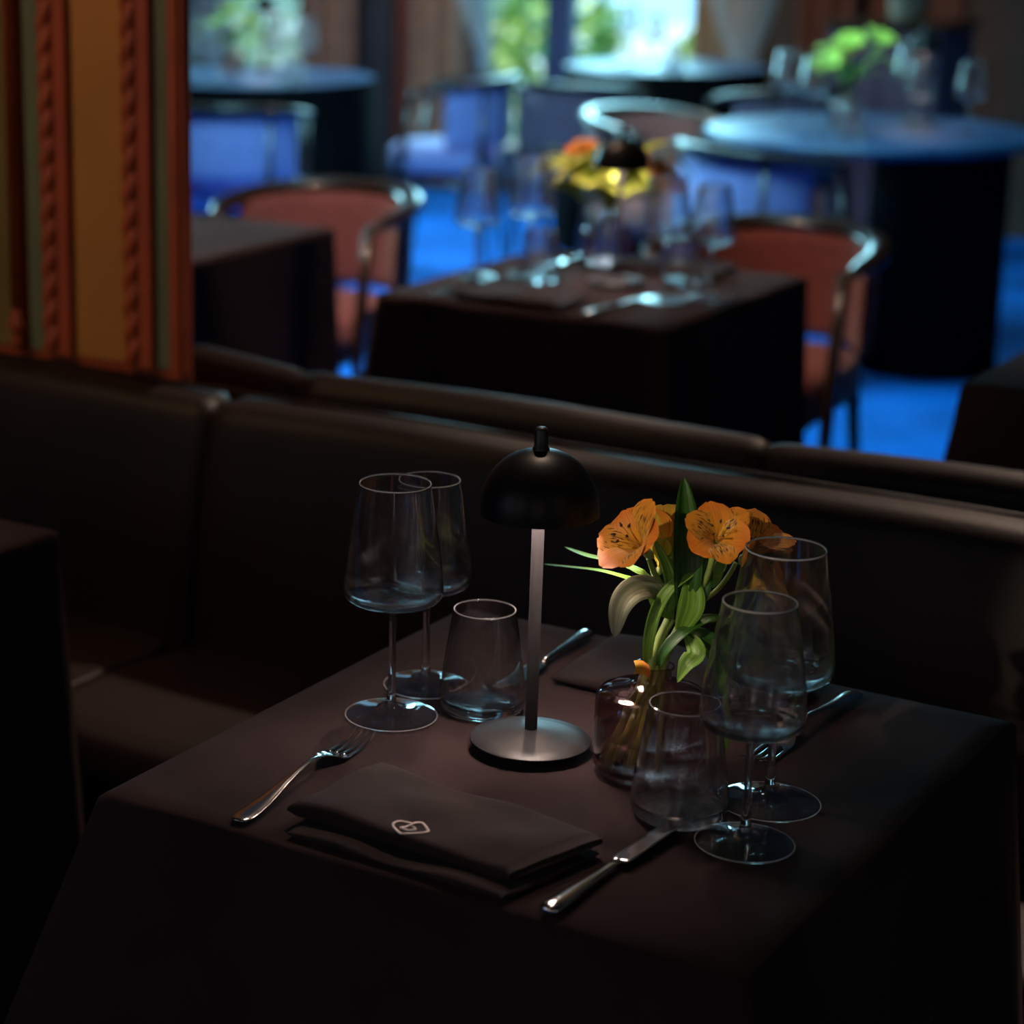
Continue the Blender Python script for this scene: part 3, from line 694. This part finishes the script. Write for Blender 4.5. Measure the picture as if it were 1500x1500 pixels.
def bloom(parent, base, axis, size, roll=0., open_=1., mats=('petal_orange', 'petal_striped'), stamens=True, seed=0, n=6, drop=None):
    """alstroemeria-like trumpet: three broad outer tepals, three narrower inner ones"""
    rnd = random.Random(seed); A = Vector(axis).normalized(); B = Vector(base)
    X = A.orthogonal().normalized(); X = Matrix.Rotation(roll, 3, A) @ X; Y = A.cross(X)
    rc = MB().tube([B - A * size * .10, B - A * size * .03, B + A * size * .05, B + A * size * .13], [size * .03, size * .075, size * .085, size * .05], 10)
    fl = rc.obj('flower', 'bud_green', parent, origin=B)
    for k in range(n):
        inner = k % 2; ang = math.pi / 3 * k + rnd.uniform(-.08, .08)
        L_ = size * (1.0 if not inner else 1.03) * rnd.uniform(.94, 1.06); W_ = size * (.80 if not inner else .62) * rnd.uniform(.95, 1.05)
        o_ = open_ * rnd.uniform(.88, 1.12); wob = rnd.uniform(0, 6.28)
        D = X * math.cos(ang) + Y * math.sin(ang); S = -X * math.sin(ang) + Y * math.cos(ang)
        def fn(u, v):
            f = (v ** .8) * o_
            rad = L_ * (.05 + .10 * v + .62 * f * v * v ** .2); hgt = L_ * (.02 + .98 * v - .46 * o_ * v ** 2.6)
            sh = .15 * (1 - v) + .97 * smoothstep(.05, .62, v) * math.sqrt(max(0., 1 - (max(0, v - .62) / .385) ** 2.6))
            uu = u * 2 - 1; half = W_ / 2 * sh
            cup = half * (.30 - .25 * v) * (uu * uu)
            ruf = size * .018 * math.sin(uu * 4 + v * 6 + wob) * v * abs(uu)
            return B + D * (rad - cup * .9 + ruf) + A * (hgt + cup * .5 + ruf) + S * (uu * half)
        g = MB().grid(fn, 8, 14)
        g.obj('petal', mats[inner], fl, uv=True, origin=B)
    if stamens:
        for k in range(5):
            an = k * 1.2566 + roll; D = X * math.cos(an) + Y * math.sin(an)
            P = spline([B + A * size * .1, B + A * size * .45 + D * size * .05, B + A * size * .74 + D * size * .16], 4)
            s_ = MB().tube(P, [size * .012] * len(P), 6).obj('stamen', 'petal_orange', fl, origin=B)
            e = P[-1]; MB().tube([e - D * size * .03, e, e + D * size * .045 + A * size * .03], [size * .012, size * .026, size * .010], 8).obj('anther', 'anther', fl, origin=B)
    return fl
def stem(parent, P, r0, r1, name='stem', mat='stem_green'):
    Q = spline(P, 6); n = len(Q)
    return MB().tube(Q, [r0 + (r1 - r0) * i / (n - 1) for i in range(n)], 10).obj(name, mat, parent)
mouth = Vector((VX, VY, VZ + .101))
AX = lambda dx, dy, dt: RT * dx + UP * dy + TOC * dt
GF = 'cut flowers in the purple vase'
# spray A: main thick stem, left blooms
sa = tag(empty('alstroemeria_spray', mouth), 'orange flower spray leaning left in the vase, with a drooping pale leaf', 'flower', GF)
foot_a = Vector((VX - .022, VY - .022, VZ + .012))
J = fp(982, 905, .0)
stem(sa, [foot_a, Vector((VX - .010, VY - .008, VZ + .06)), mouth + RT * -.003, fp(966, 938, .0), J], .0042, .0046)
stem(sa, [J, fp(974, 868), fp(958, 838, -.022), fp(950, 818, -.032)], .0030, .0022, 'side_stem')
stem(sa, [J, fp(986, 865, .01), fp(984, 835, .014), fp(983, 812, .016)], .0030, .0022, 'side_stem')
stem(sa, [J, fp(970, 862, .006), fp(960, 845, .01), fp(955, 836, .012)], .0026, .002, 'side_stem')
bloom(sa, fp(951, 812, -.034), AX(-.74, .52, .55), .052, .35, .80, seed=11)
bloom(sa, fp(984, 812, .016), AX(-.10, 1.0, -.10), .054, .2, .50, stamens=False, seed=12, mats=('petal_yellow', 'petal_orange'))
bloom(sa, fp(966, 836, .014), AX(.05, .9, .05), .036, .9, .35, stamens=False, seed=13, mats=('petal_yellow', 'petal_yellow'))
leaf([fp(968, 862, .0), fp(925, 848, -.004), fp(880, 836, .08), fp(840, 831, .16), fp(796, 826, .25)], .0085, 'leaf_bright', sa, nrm=AX(0, 1, .8))
leaf([fp(966, 856, .006), fp(935, 836, .0), fp(900, 822, .06), fp(862, 814, .12), fp(827, 801, .18)], .0105, 'leaf_bright', sa, nrm=AX(0, 1, .8))
leaf([fp(972, 872, -.006), fp(952, 860, -.022), fp(926, 866, -.034), fp(908, 890, -.036), fp(900, 934, -.030)], .024, 'leaf_pale', sa, nrm=AX(-.35, .25, 1), pw=.55)
leaf([fp(983, 905, -.004), fp(965, 888, -.006), fp(955, 862, -.006), fp(945, 838, -.004)], .012, 'leaf_bright', sa)
leaf([fp(978, 895, -.006), fp(984, 865, -.008), fp(976, 828, -.008), fp(958, 790, -.006)], .011, 'leaf_bright', sa)
# spray B: centre, tall lance leaf and the open bloom facing the viewer
sb = tag(empty('alstroemeria_spray', mouth + RT * .004), 'upright orange flower spray with a tall dark lance leaf in the vase', 'flower', GF)
stem(sb, [Vector((VX - .004, VY - .024, VZ + .012)), Vector((VX - .001, VY - .008, VZ + .06)), mouth + RT * .004, fp(990, 925, -.004), fp(1012, 890, -.004), fp(1036, 845, -.018), fp(1047, 800, -.032)], .0036, .0026)
stem(sb, [fp(1012, 890, -.004), fp(1046, 868, .006), fp(1066, 845, .012), fp(1078, 824, .014)], .0026, .002, 'side_stem')
stem(sb, [fp(1030, 868, 0), fp(1040, 840, .004), fp(1052, 822, .006)], .0022, .0018, 'side_stem')
bloom(sb, fp(1048, 797, -.030), AX(-.08, .42, .92), .043, .05, .86, seed=21)
bloom(sb, fp(1088, 820, -.004), AX(.40, .80, .55), .050, .6, .62, stamens=False, seed=22)
leaf([fp(1000, 905, -.010), fp(1005, 860, -.020), fp(1006, 810, -.022), fp(1004, 755, -.012), fp(1002, 699, -.002)], .028, 'leaf_dark', sb, fold=.22, nrm=AX(.25, 0, 1))
leaf([fp(1000, 915, -.010), fp(1018, 880, -.016), fp(1030, 845, -.016), fp(1036, 800, -.010)], .020, 'leaf_dark', sb, nrm=AX(.2, 0, 1))
leaf([fp(996, 925, -.012), fp(1010, 895, -.02), fp(1014, 870, -.02), fp(1010, 838, -.016)], .024, 'leaf_bright', sb, nrm=AX(.1, 0, 1))
leaf([mouth + RT * -.006 + UP * -.006, fp(950, 940, -.008), fp(962, 892, -.016), fp(985, 858, -.022), fp(1018, 839, -.02)], .011, 'leaf_bright', sb, nrm=AX(-.2, .3, 1), pw=.4)
leaf([mouth + RT * .002 + UP * -.006, fp(972, 955, -.012), fp(1000, 925, -.016), fp(1035, 906, -.012), fp(1062, 903, -.004)], .012, 'leaf_dark', sb, nrm=AX(-.3, .6, .8))
for k, (x, y, dd) in enumerate([(1062, 812, .0), (1056, 826, .004)]):
    leaf([fp(x - 14, y + 34, dd), fp(x - 6, y + 16, dd), fp(x, y, dd - .004)], .010, 'leaf_bright', sb, name='bud_leaf')
# spray C: side branch to the right, behind the wine glasses
sc = tag(empty('alstroemeria_spray', mouth + RT * .008), 'flower spray bending right from the vase, its lowest bloom seen through the wine glass', 'flower', GF)
stem(sc, [Vector((VX + .014, VY - .018, VZ + .012)), Vector((VX + .008, VY - .004, VZ + .06)), mouth + RT * .008, fp(1000, 925, .008), fp(1022, 911, .012), fp(1050, 906, .018), fp(1072, 888, .026), fp(1086, 868, .03)], .003, .0022)
stem(sc, [fp(1050, 906, .018), fp(1074, 905, .03), fp(1100, 880, .036), fp(1118, 840, .04)], .0022, .0014, 'side_stem')
bloom(sc, fp(1084, 866, .030), AX(.75, .50, .45), .052, .3, .85, stamens=False, seed=31, mats=('petal_yellow', 'petal_orange'))
leaf([fp(1106, 835, .036), fp(1120, 815, .034), fp(1140, 800, .03), fp(1160, 788, .03)], .022, 'leaf_dark', sc, nrm=AX(.3, -.3, 1))
leaf([fp(1008, 930, -.002), fp(1020, 955, -.014), fp(1004, 975, -.018), fp(992, 1000, -.014)], .020, 'leaf_bright', sc, nrm=AX(-.4, .1, 1), twist=.9)
leaf([fp(1005, 922, .0), fp(1035, 935, -.006), fp(1060, 962, -.004), fp(1072, 1010, .0)], .018, 'leaf_dark', sc, nrm=AX(.2, .5, 1))
leaf([fp(1030, 928, .004), fp(1044, 955, -.002), fp(1050, 985, -.002), fp(1060, 1030, .006)], .013, 'leaf_bright', sc)
leaf([fp(1068, 925, .02), fp(1085, 945, .02), fp(1110, 965, .022), fp(1138, 985, .03)], .030, 'leaf_dark', sc, nrm=AX(.2, .6, 1))
leaf([fp(1062, 1010, .0), fp(1062, 1050, .0), fp(1066, 1078, .004), fp(1060, 1108, .006)], .007, 'leaf_bright', sc)
fpt = MB().grid(lambda u, v: fp(928 + 22 * v + 3 * math.sin(u * 3), 968 + 20 * (u) - 4 * math.sin(v * 3.1) + 6 * v, -.016 - .004 * math.sin(u * 3.1)), 5, 6)
tag(fpt.obj('fallen_petal', 'petal_orange', uv=True), 'single orange petal stuck to the rim of the vase neck', 'petal')

# ------------------------------------------------------------------ set table beyond the banquette
G2 = 'glasses on the blurred set table beyond the banquette'
place_glass('small', -1.01, 2.42, 'blurred wine glass at the left end of the set table beyond the banquette', G2)
place_glass('large', -.935, 2.50, 'blurred wine glass just left of the yellow-green bouquet', G2)
place_glass('large', -.60, 2.40, 'blurred wine glass just right of the far dome lamp', G2)
place_glass('small', -.54, 2.47, 'blurred wine glass in front of the rust-red chair', G2)
place_glass('tumbler', -.88, 2.44, 'blurred tumbler below the bouquet on the set table beyond', G2)
place_glass('tumbler', -.645, 2.57, 'blurred tumbler beside the far dome lamp foot', G2)
l2 = copy_tree(lamp); l2.location = (-.74, 2.49, .7512)
tag(l2, 'blurred black dome lamp on the set table beyond the banquette', 'lamp', 'dome table lamps')
C2g = 'cutlery on the blurred set table'
cutlery('fork', -.965, 2.185, R(2), 'blurred fork near the left corner of the set table beyond', C2g)
cutlery('knife', -.645, 2.17, R(-3), 'blurred knife near the front corner of the set table beyond', C2g)
cutlery('fork', -.62, 2.77, R(182), 'blurred fork beside the rust-red chair on the set table beyond', C2g)
cutlery('knife', -.93, 2.77, R(178), 'blurred knife behind the bouquet on the set table beyond', C2g)
for (x, y, lb) in ((-.81, 2.235, 'blurred folded napkin at the front edge of the set table beyond'), (-.72, 2.70, 'blurred folded napkin at the chair side of the set table beyond')):
    t = tag(empty('napkin', (x, y, .751)), lb, 'napkin', 'napkins on the blurred set table')
    mm = MB(); slab(mm, [(x - .11, y - .06), (x + .11, y - .06), (x + .11, y + .06), (x - .11, y + .06)], .752, .768, .05, .002, 9, 14, 8); mm.obj('folded_cloth', 'napkin', t)
def bouquet(cx, cy, z, label_v, label_f, scale, mats, seed, nfl=5, top=.2, group='bouquets on the far tables', spread=.07):
    rnd = random.Random(seed)
    v = tag(empty('vase', (cx, cy, z)), label_v, 'vase', group)
    put('bottle', GPV, v)
    f = tag(empty('flower_bunch', (cx, cy, z + .10)), label_f, 'flower', group)
    mth = Vector((cx, cy, z + .10))
    for k in range(nfl):
        an = k * 2.4 + seed; rr = spread * scale * (.45 + .55 * rnd.random())
        tip = mth + Vector((rr * math.cos(an), rr * math.sin(an), top * scale * (.55 + .4 * rnd.random()) - .03))
        stem(f, [mth - Vector((0, 0, .08)), mth, (mth + tip) / 2 + Vector((0, 0, .01)), tip], .003, .002)
        bloom(f, tip, (tip - mth) + Vector((0, 0, .05)), .06 * scale, rnd.random() * 3, .9, mats=mats[k % len(mats)], stamens=False, seed=seed * 10 + k)
    for k in range(11):
        an = k * 1.1 + seed; l = .12 * scale * (.7 + .5 * rnd.random()); d = Vector((math.cos(an), math.sin(an), 0))
        leaf([mth, mth + d * l * .35 + Vector((0, 0, l * .6)), mth + d * l * .8 + Vector((0, 0, l * .75)), mth + d * l * 1.1 + Vector((0, 0, l * .5))], .022 * scale, 'leaf_lime' if k % 3 else 'leaf_dark', f, nrm=(0, 0, 1))
    return v
GPV = MB().lathe(op + ip, 32).me('bottle', 'plum_glass')
OR, YE = ('petal_orange', 'petal_striped'), ('petal_lime', 'petal_lime')
bouquet(-.865, 2.70, .7512, 'blurred purple glass vase on the set table beyond the banquette', 'blurred yellow-green bouquet, lower than its orange bloom, behind the far dome lamp', 1.3, [YE, YE, YE, YE, OR, YE, YE], 3, 9, .085, spread=.075)
xb = tag(empty('flower', (-.89, 2.68, .852)), 'single orange bloom standing above the blurred yellow-green bouquet', 'flower')
stem(xb, [(-.885, 2.685, .80), (-.89, 2.68, .852), (-.90, 2.675, .92), (-.905, 2.67, .955)], .003, .002)
bloom(xb, (-.905, 2.67, .955), (-.1, -.4, .8), .055, .4, .7, mats=OR, stamens=False, seed=77)

# ------------------------------------------------------------------ round tables at the back
def round_cloth(cx, cy, r, z, mat, label, drop=.73, fold=.016):
    def fn(u, v):
        a = 2 * math.pi * u
        if v < .25: rr, zz = r * v / .25, z
        else:
            h = (v - .25) / .75; rr = r + .004 + (.02 + fold * math.sin(a * 14) + .4 * fold * math.sin(a * 23 + 1)) * min(1, h * 1.4) * (h ** .5); zz = z - drop * h
        return (cx + max(rr, .001) * math.cos(a), cy + max(rr, .001) * math.sin(a), zz)
    g = MB().grid(fn, 112, 24, wrap=True)
    skirt = MB(); skirt.V = g.V; skirt.F = [f for f in g.F if f[0] // 112 >= 6]
    top = MB(); top.V = g.V[:112 * 7]; top.F = [f for f in g.F if f[0] // 112 < 6]
    t = tag(empty('round_tablecloth', (cx, cy, 0)), label, 'tablecloth', 'cloths on the round tables')
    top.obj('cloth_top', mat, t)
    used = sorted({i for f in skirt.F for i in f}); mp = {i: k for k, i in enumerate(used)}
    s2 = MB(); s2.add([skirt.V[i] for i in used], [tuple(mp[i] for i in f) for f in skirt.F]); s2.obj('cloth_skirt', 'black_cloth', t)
    return t
def round_under(cx, cy, r, label):
    t = tag(empty('round_table', (cx, cy, 0)), label, 'table')
    MB().lathe([(0, .71), (r - .01, .71), (r - .004, .72), (r - .006, .744), (0, .744)], 48, (cx, cy, 0)).obj('tabletop', 'table_wood', t)
    MB().lathe([(0, 0), (.24, 0), (.23, .025), (.05, .04), (.045, .68), (.1, .71)], 28, (cx, cy, 0)).obj('pedestal', 'black_metal', t)
WT, RL, RR = Vector((-2.80, 7.10, 0)), Vector((-3.88, 5.75, 0)), Vector((-1.30, 5.36, 0))
round_under(WT.x, WT.y, .40, 'round pedestal table in front of the garden window')
round_cloth(WT.x, WT.y, .40, .75, 'blue_lit_top', 'dark cloth with a blue-lit top on the round table in front of the garden window')
round_under(RL.x, RL.y, .46, 'round pedestal table behind the bare table at the pillar')
round_cloth(RL.x, RL.y, .46, .75, 'blue_lit_top', 'dark cloth with a blue-lit top on the round table beside the painted pillar')
rt = tag(empty('round_table', RR), 'round table with a blue-lit top and black drum base at the right', 'table')
MB().lathe([(0, .715), (.47, .715), (.495, .722), (.50, .735), (.496, .747), (.48, .7505), (0, .7505)], 72, RR).obj('tabletop', 'blue_lit_top', rt)
MB().lathe([(0, 0), (.215, 0), (.215, .01), (.205, .69), (.21, .715), (0, .715)], 40, (RR.x + .17, RR.y + .17, 0)).obj('drum_base', 'black_cloth', rt)

G3 = 'glasses on the round tables'
for (kd, x, y, lb) in [('large', -1.55, 5.29, 'blurred wine glass at the left rim of the right round table'), ('large', -1.39, 5.11, 'blurred wine glass left of the yellow bouquet on the right round table'),
                       ('large', -1.30, 5.66, 'blurred wine glass behind the rest on the right round table'), ('small', -1.16, 5.36, 'blurred wine glass right of the yellow bouquet on the right round table'),
                       ('small', -1.02, 5.41, 'blurred wine glass nearest the right rim of the right round table'), ('tumbler', -1.26, 5.08, 'blurred tumbler at the front of the right round table'),
                       ('large', -3.93, 5.44, 'blurred wine glass against the pillar edge on the round table at left'), ('small', -3.80, 5.40, 'blurred shorter wine glass near the pillar on the round table at left'),
                       ('large', -3.78, 5.73, 'blurred wine glass right of the small yellow bouquet on the round table at left'), ('large', -3.62, 5.70, 'blurred wine glass nearest the right rim of the round table at left'),
                       ('tumbler', -3.58, 5.56, 'blurred tumbler on the right rim of the round table at left'),
                       ('large', -3.00, 7.16, 'blurred wine glass before the garden window, left one on that table'), ('small', -2.80, 6.98, 'blurred wine glass before the garden window, middle one on that table'),
                       ('tumbler', -2.68, 6.92, 'blurred tumbler on the round table before the garden window')]:
    place_glass(kd, x, y, lb, G3, z=.7518)
bouquet(-1.37, 5.33, .752, 'blurred glass vase on the right round table', 'blurred yellow and orange bouquet on the right round table', 1.15, [YE, OR, YE], 5, 6, .17, spread=.10)
bouquet(-4.02, 5.80, .752, 'blurred glass vase on the round table at left', 'blurred small yellow bouquet on the round table at left', 1.0, [YE, YE], 8, 5, .17, spread=.06)
l3 = copy_tree(lamp); l3.location = (-4.02, 6.02, .752); tag(l3, 'blurred dome lamp on the round table at left, its shade cut by the top edge', 'lamp', 'dome table lamps')
l4 = copy_tree(lamp); l4.location = (-1.22, 5.55, .752); tag(l4, 'blurred dome lamp behind the bouquet on the right round table', 'lamp', 'dome table lamps')

# ------------------------------------------------------------------ chairs
def make_chair(mat):
    t = empty('armchair')
    rx, ry = .245, .245
    def arc(a, r=1., z=.0): return Vector((rx * r * math.sin(a), -ry * r * math.cos(a), z))
    A = R(118); n = 28
    pts = [arc(-A + 2 * A * k / n, 1, .735 - .055 * abs(-1 + 2 * k / n) ** 2.2) for k in range(n + 1)]
    put('arm_rail', MB().tube(pts, [(.030, .016) if 1 < k < n - 1 else (.020, .011) for k in range(n + 1)], 12).me('arm_rail', 'walnut'), t)
    def pad(u, v):
        a = R(-84) + R(168) * u; w_ = v * 2 * math.pi
        e = min(u, 1 - u); tk = .020 * (1 - .8 * math.exp(-(e / .02) ** 2))
        h = .60 + .118 * math.copysign(abs(math.sin(w_)) ** .45, math.sin(w_)); off = tk * math.copysign(abs(math.cos(w_)) ** .6, math.cos(w_))
        r_ = .92 + .10 * (h - .5) + off / .24
        return arc(a, r_, h)
    g = MB().grid(lambda u, v: pad(v, u), 20, 30, wrap=True)
    put('backrest', g.me('backrest', mat), t)
    def seat(u, v):
        a = 2 * math.pi * u; p = .55
        cx, sx = math.cos(a), math.sin(a)
        x = .210 * math.copysign(abs(cx) ** p, cx); y = .210 * math.copysign(abs(sx) ** p, sx) + .02
        prof = [(0, .375), (.90, .375), (.98, .385), (1, .42), (.985, .455), (.93, .472), (.75, .480), (.4, .483), (0, .484)]
        k = min(8, int(round(v * 8))); f, z = prof[k]
        return (x * max(f, .001), y * max(f, .001), z)
    put('seat', MB().grid(seat, 40, 8, wrap=True).me('seat', mat), t)
    put('seat_frame', MB().box((-.185, -.165, .35), (.185, .205, .376), .01).me('seat_frame', 'walnut', False), t)
    for s in (-1, 1):
        e = pts[0] if s < 0 else pts[-1]
        put('leg', MB().tube([e + Vector((0, -.005, .004)), Vector((e.x * .98, e.y + .03, .45)), Vector((e.x * 1.0, e.y + .075, 0))], [.014, .016, .010], 10, up=(1, 0, 0)).me('leg', 'walnut'), t)
        b = arc(s * R(48), .98, .71)
        put('leg', MB().tube([b, Vector((b.x * .97, b.y * .98, .40)), Vector((b.x * 1.12, b.y * 1.22, 0))], [.013, .017, .010], 10, up=(1, 0, 0)).me('leg', 'walnut'), t)
    return t
chairs = {m_: make_chair(m_) for m_ in ('mauve', 'rust', 'plum', 'blue_lit_fabric')}
used = set()
def chair(mat, x, y, face, label):
    o = chairs[mat] if mat not in used else copy_tree(chairs[mat]); used.add(mat)
    o.location = (x, y, 0); o.rotation_euler = (0, 0, R(face - 90))
    return tag(o, label, 'chair', 'tub armchairs around the tables')
chair('mauve', -1.95, 3.26, 274, 'mauve tub armchair pushed up behind the bare table by the pillar')
chair('rust', -0.78, 3.31, 274, 'rust-red tub armchair behind the blurred set table')
chair('blue_lit_fabric', -1.46, 4.93, 65, 'tub armchair with a blue-lit back in front of the right round table')
chair('rust', -2.06, 5.5, -15, 'tub armchair with a curved rail left of the right round table')
chair('plum', -2.83, 6.43, 95, 'plum tub armchair seen from behind in front of the window table')
chair('blue_lit_fabric', -3.36, 6.34, 200, 'side-on tub armchair with a pale lit seat, right of the round table at left')
chair('blue_lit_fabric', -3.46, 5.04, 106, 'blue-lit tub armchair next to the pillar edge, at the round table at left')
chair('plum', -2.18, 6.72, 160, 'tub armchair right of the window table, mostly its arm rail showing')

# ------------------------------------------------------------------ drapes, sideboard, garden
def drape(name, x0, x1, y, mat, label, tie=None, amp=.035, wl=.11, z1=2.9, z0=.03, group='long drapes on the back wall', lean=0.):
    def fn(u, v):
        z = z0 + (z1 - z0) * v; x = x0 + (x1 - x0) * u
        if tie:
            tz, tx, tw = tie
            k = math.exp(-((z - tz) / .26) ** 2) if z > tz else math.exp(-((z - tz) / .34) ** 2)
            x = x * (1 - k) + (tx + (u - .5) * tw) * k
        return (x, y - amp * math.sin(2 * math.pi * u * (x1 - x0) / wl) - .3 * amp * math.sin(u * 31), z)
    n = max(16, int((x1 - x0) / wl * 12))
    return tag(MB().grid(fn, n, 36 if tie else 6).obj(name, mat, origin=((x0 + x1) / 2, y, 0)), label, 'curtain', group)
drape('drape', -5.28, -4.98, 8.14, 'drape_beige', 'beige drape behind the right side of the round table at left')
drape('sheer_curtain', -5.95, -5.25, 8.06, 'sheer', 'white sheer curtain behind the glasses of the round table at left', None, .03, .09, group='sheer curtains')
drape('drape', -4.62, -4.31, 8.14, 'drape_beige', 'narrow beige drape just left of the garden window')
drape('drape', -3.16, -2.86, 8.14, 'drape_beige', 'pleated beige drape just right of the garden window')
drape('drape', -2.68, -2.42, 8.16, 'drape_brown', 'dark brown drape behind the bouquet of the right round table')
drape('sheer_curtain', -4.34, -4.02, 8.02, 'sheer', 'white sheer curtain tied back at the left of the garden window', (.62, -4.14, .06), .025, .06, group='sheer curtains')
drape('sheer_curtain', -3.06, -2.70, 8.02, 'sheer', 'white sheer curtain tied back right of the garden window', (.62, -2.86, .07), .025, .06, group='sheer curtains')
sbx0, sbx1, sby0, sby1 = -2.26, -1.80, 7.45, 7.85
sd = tag(empty('sideboard', (-2.03, 7.65, 0)), 'dark purple sideboard at the back under the potted plant', 'sideboard')
MB().box((sbx0, sby0, .08), (sbx1, sby1, .90), .008).obj('body', 'plum', sd, smooth=False)
MB().box((sbx0 - .02, sby0 - .02, .90), (sbx1 + .02, sby1 + .01, .93), .006).obj('top', 'walnut', sd, smooth=False)
for k in range(2):
    xa = sbx0 + .02 + k * .215
    d = MB().box((xa, sby0 - .015, .12), (xa + .205, sby0, .87), .004).obj('door', 'plum', sd, smooth=False)
    MB().tube([(xa + (.18 if k == 0 else .025), sby0 - .03, .48), (xa + (.18 if k == 0 else .025), sby0 - .03, .56)], .005, 8).obj('handle', 'steel', d)
MB().box((sbx0 + .03, sby0 + .03, 0), (sbx1 - .03, sby1 - .03, .08)).obj('plinth', 'walnut', sd, smooth=False)
pl = tag(empty('potted_plant', (-2.0, 7.62, .93)), 'potted plant with yellow-green leaves standing on the sideboard', 'plant')
put('pot', MB().lathe([(0, 0), (.06, 0), (.075, .02), (.085, .12), (.09, .13), (.08, .13), (.075, .11), (0, .11)], 28).me('pot', 'pot'), pl)
rp = random.Random(4)
for k in range(16):
    an = k * 2.399; l = .13 + .12 * rp.random(); d = Vector((math.cos(an), math.sin(an), 0)); b = Vector((-2.0, 7.62, 1.04))
    leaf([b, b + d * l * .4 + Vector((0, 0, l * .8)), b + d * l * .9 + Vector((0, 0, l * .9)), b + d * l * 1.2 + Vector((0, 0, l * .45))], .05, 'leaf_lime' if k % 2 else 'leaf_dark', pl, nrm=(0, 0, 1))
structure(MB().box((-14, Y1 + .15, -.12), (6, 20, -.02)).obj('ground', 'terrace', smooth=False), 'pale terrace outside the garden window')
def bush(x, y, r, h, seed, label):
    rnd = random.Random(seed); mb = MB()
    for k in range(1500):
        th = rnd.uniform(0, 6.283); ph = math.acos(rnd.uniform(-.3, 1)); q = r * rnd.uniform(.72, 1.05) * (1 + .16 * math.sin(th * 3 + seed) * math.sin(ph * 4))
        c = Vector((x + q * math.sin(ph) * math.cos(th), y + q * math.sin(ph) * math.sin(th), -.02 + h * .3 + (h * .7) * math.cos(ph) * q / r))
        n_ = Vector((rnd.gauss(0, 1), rnd.gauss(0, 1), rnd.gauss(.6, 1))).normalized(); a = n_.orthogonal().normalized() * .05 * rnd.uniform(.6, 1.3); b = n_.cross(a) * .6
        mb.add([c - a, c - b, c + a + n_ * .008, c + b], [(0, 1, 2, 3)])
    t = tag(empty('garden_bush', (x, y, -.02)), label, 'bush', 'bushes outside the garden window')
    mb.obj('foliage', 'bush_leaf', t, smooth=False)
    for k in range(3): MB().tube([(x + .05 * (k - 1), y, -.02), (x + .12 * (k - 1), y + .03, h * .5)], [.02, .012], 7).obj('branch', 'table_wood', t)
bush(-5.0, 10.2, .55, .95, 1, 'sunlit green bush in the left pane of the garden window')
bush(-4.2, 11.1, .40, .75, 2, 'sunlit green bush in the middle of the garden window')
bush(-3.5, 10.3, .45, .8, 3, 'sunlit green bush in the right pane of the garden window')
bush(-7.3, 11.4, .7, 1.2, 4, 'taller green bush further out, behind the left one')
bush(-4.2, 13.2, .9, 1.1, 5, 'wide green bush furthest out, behind the middle one')
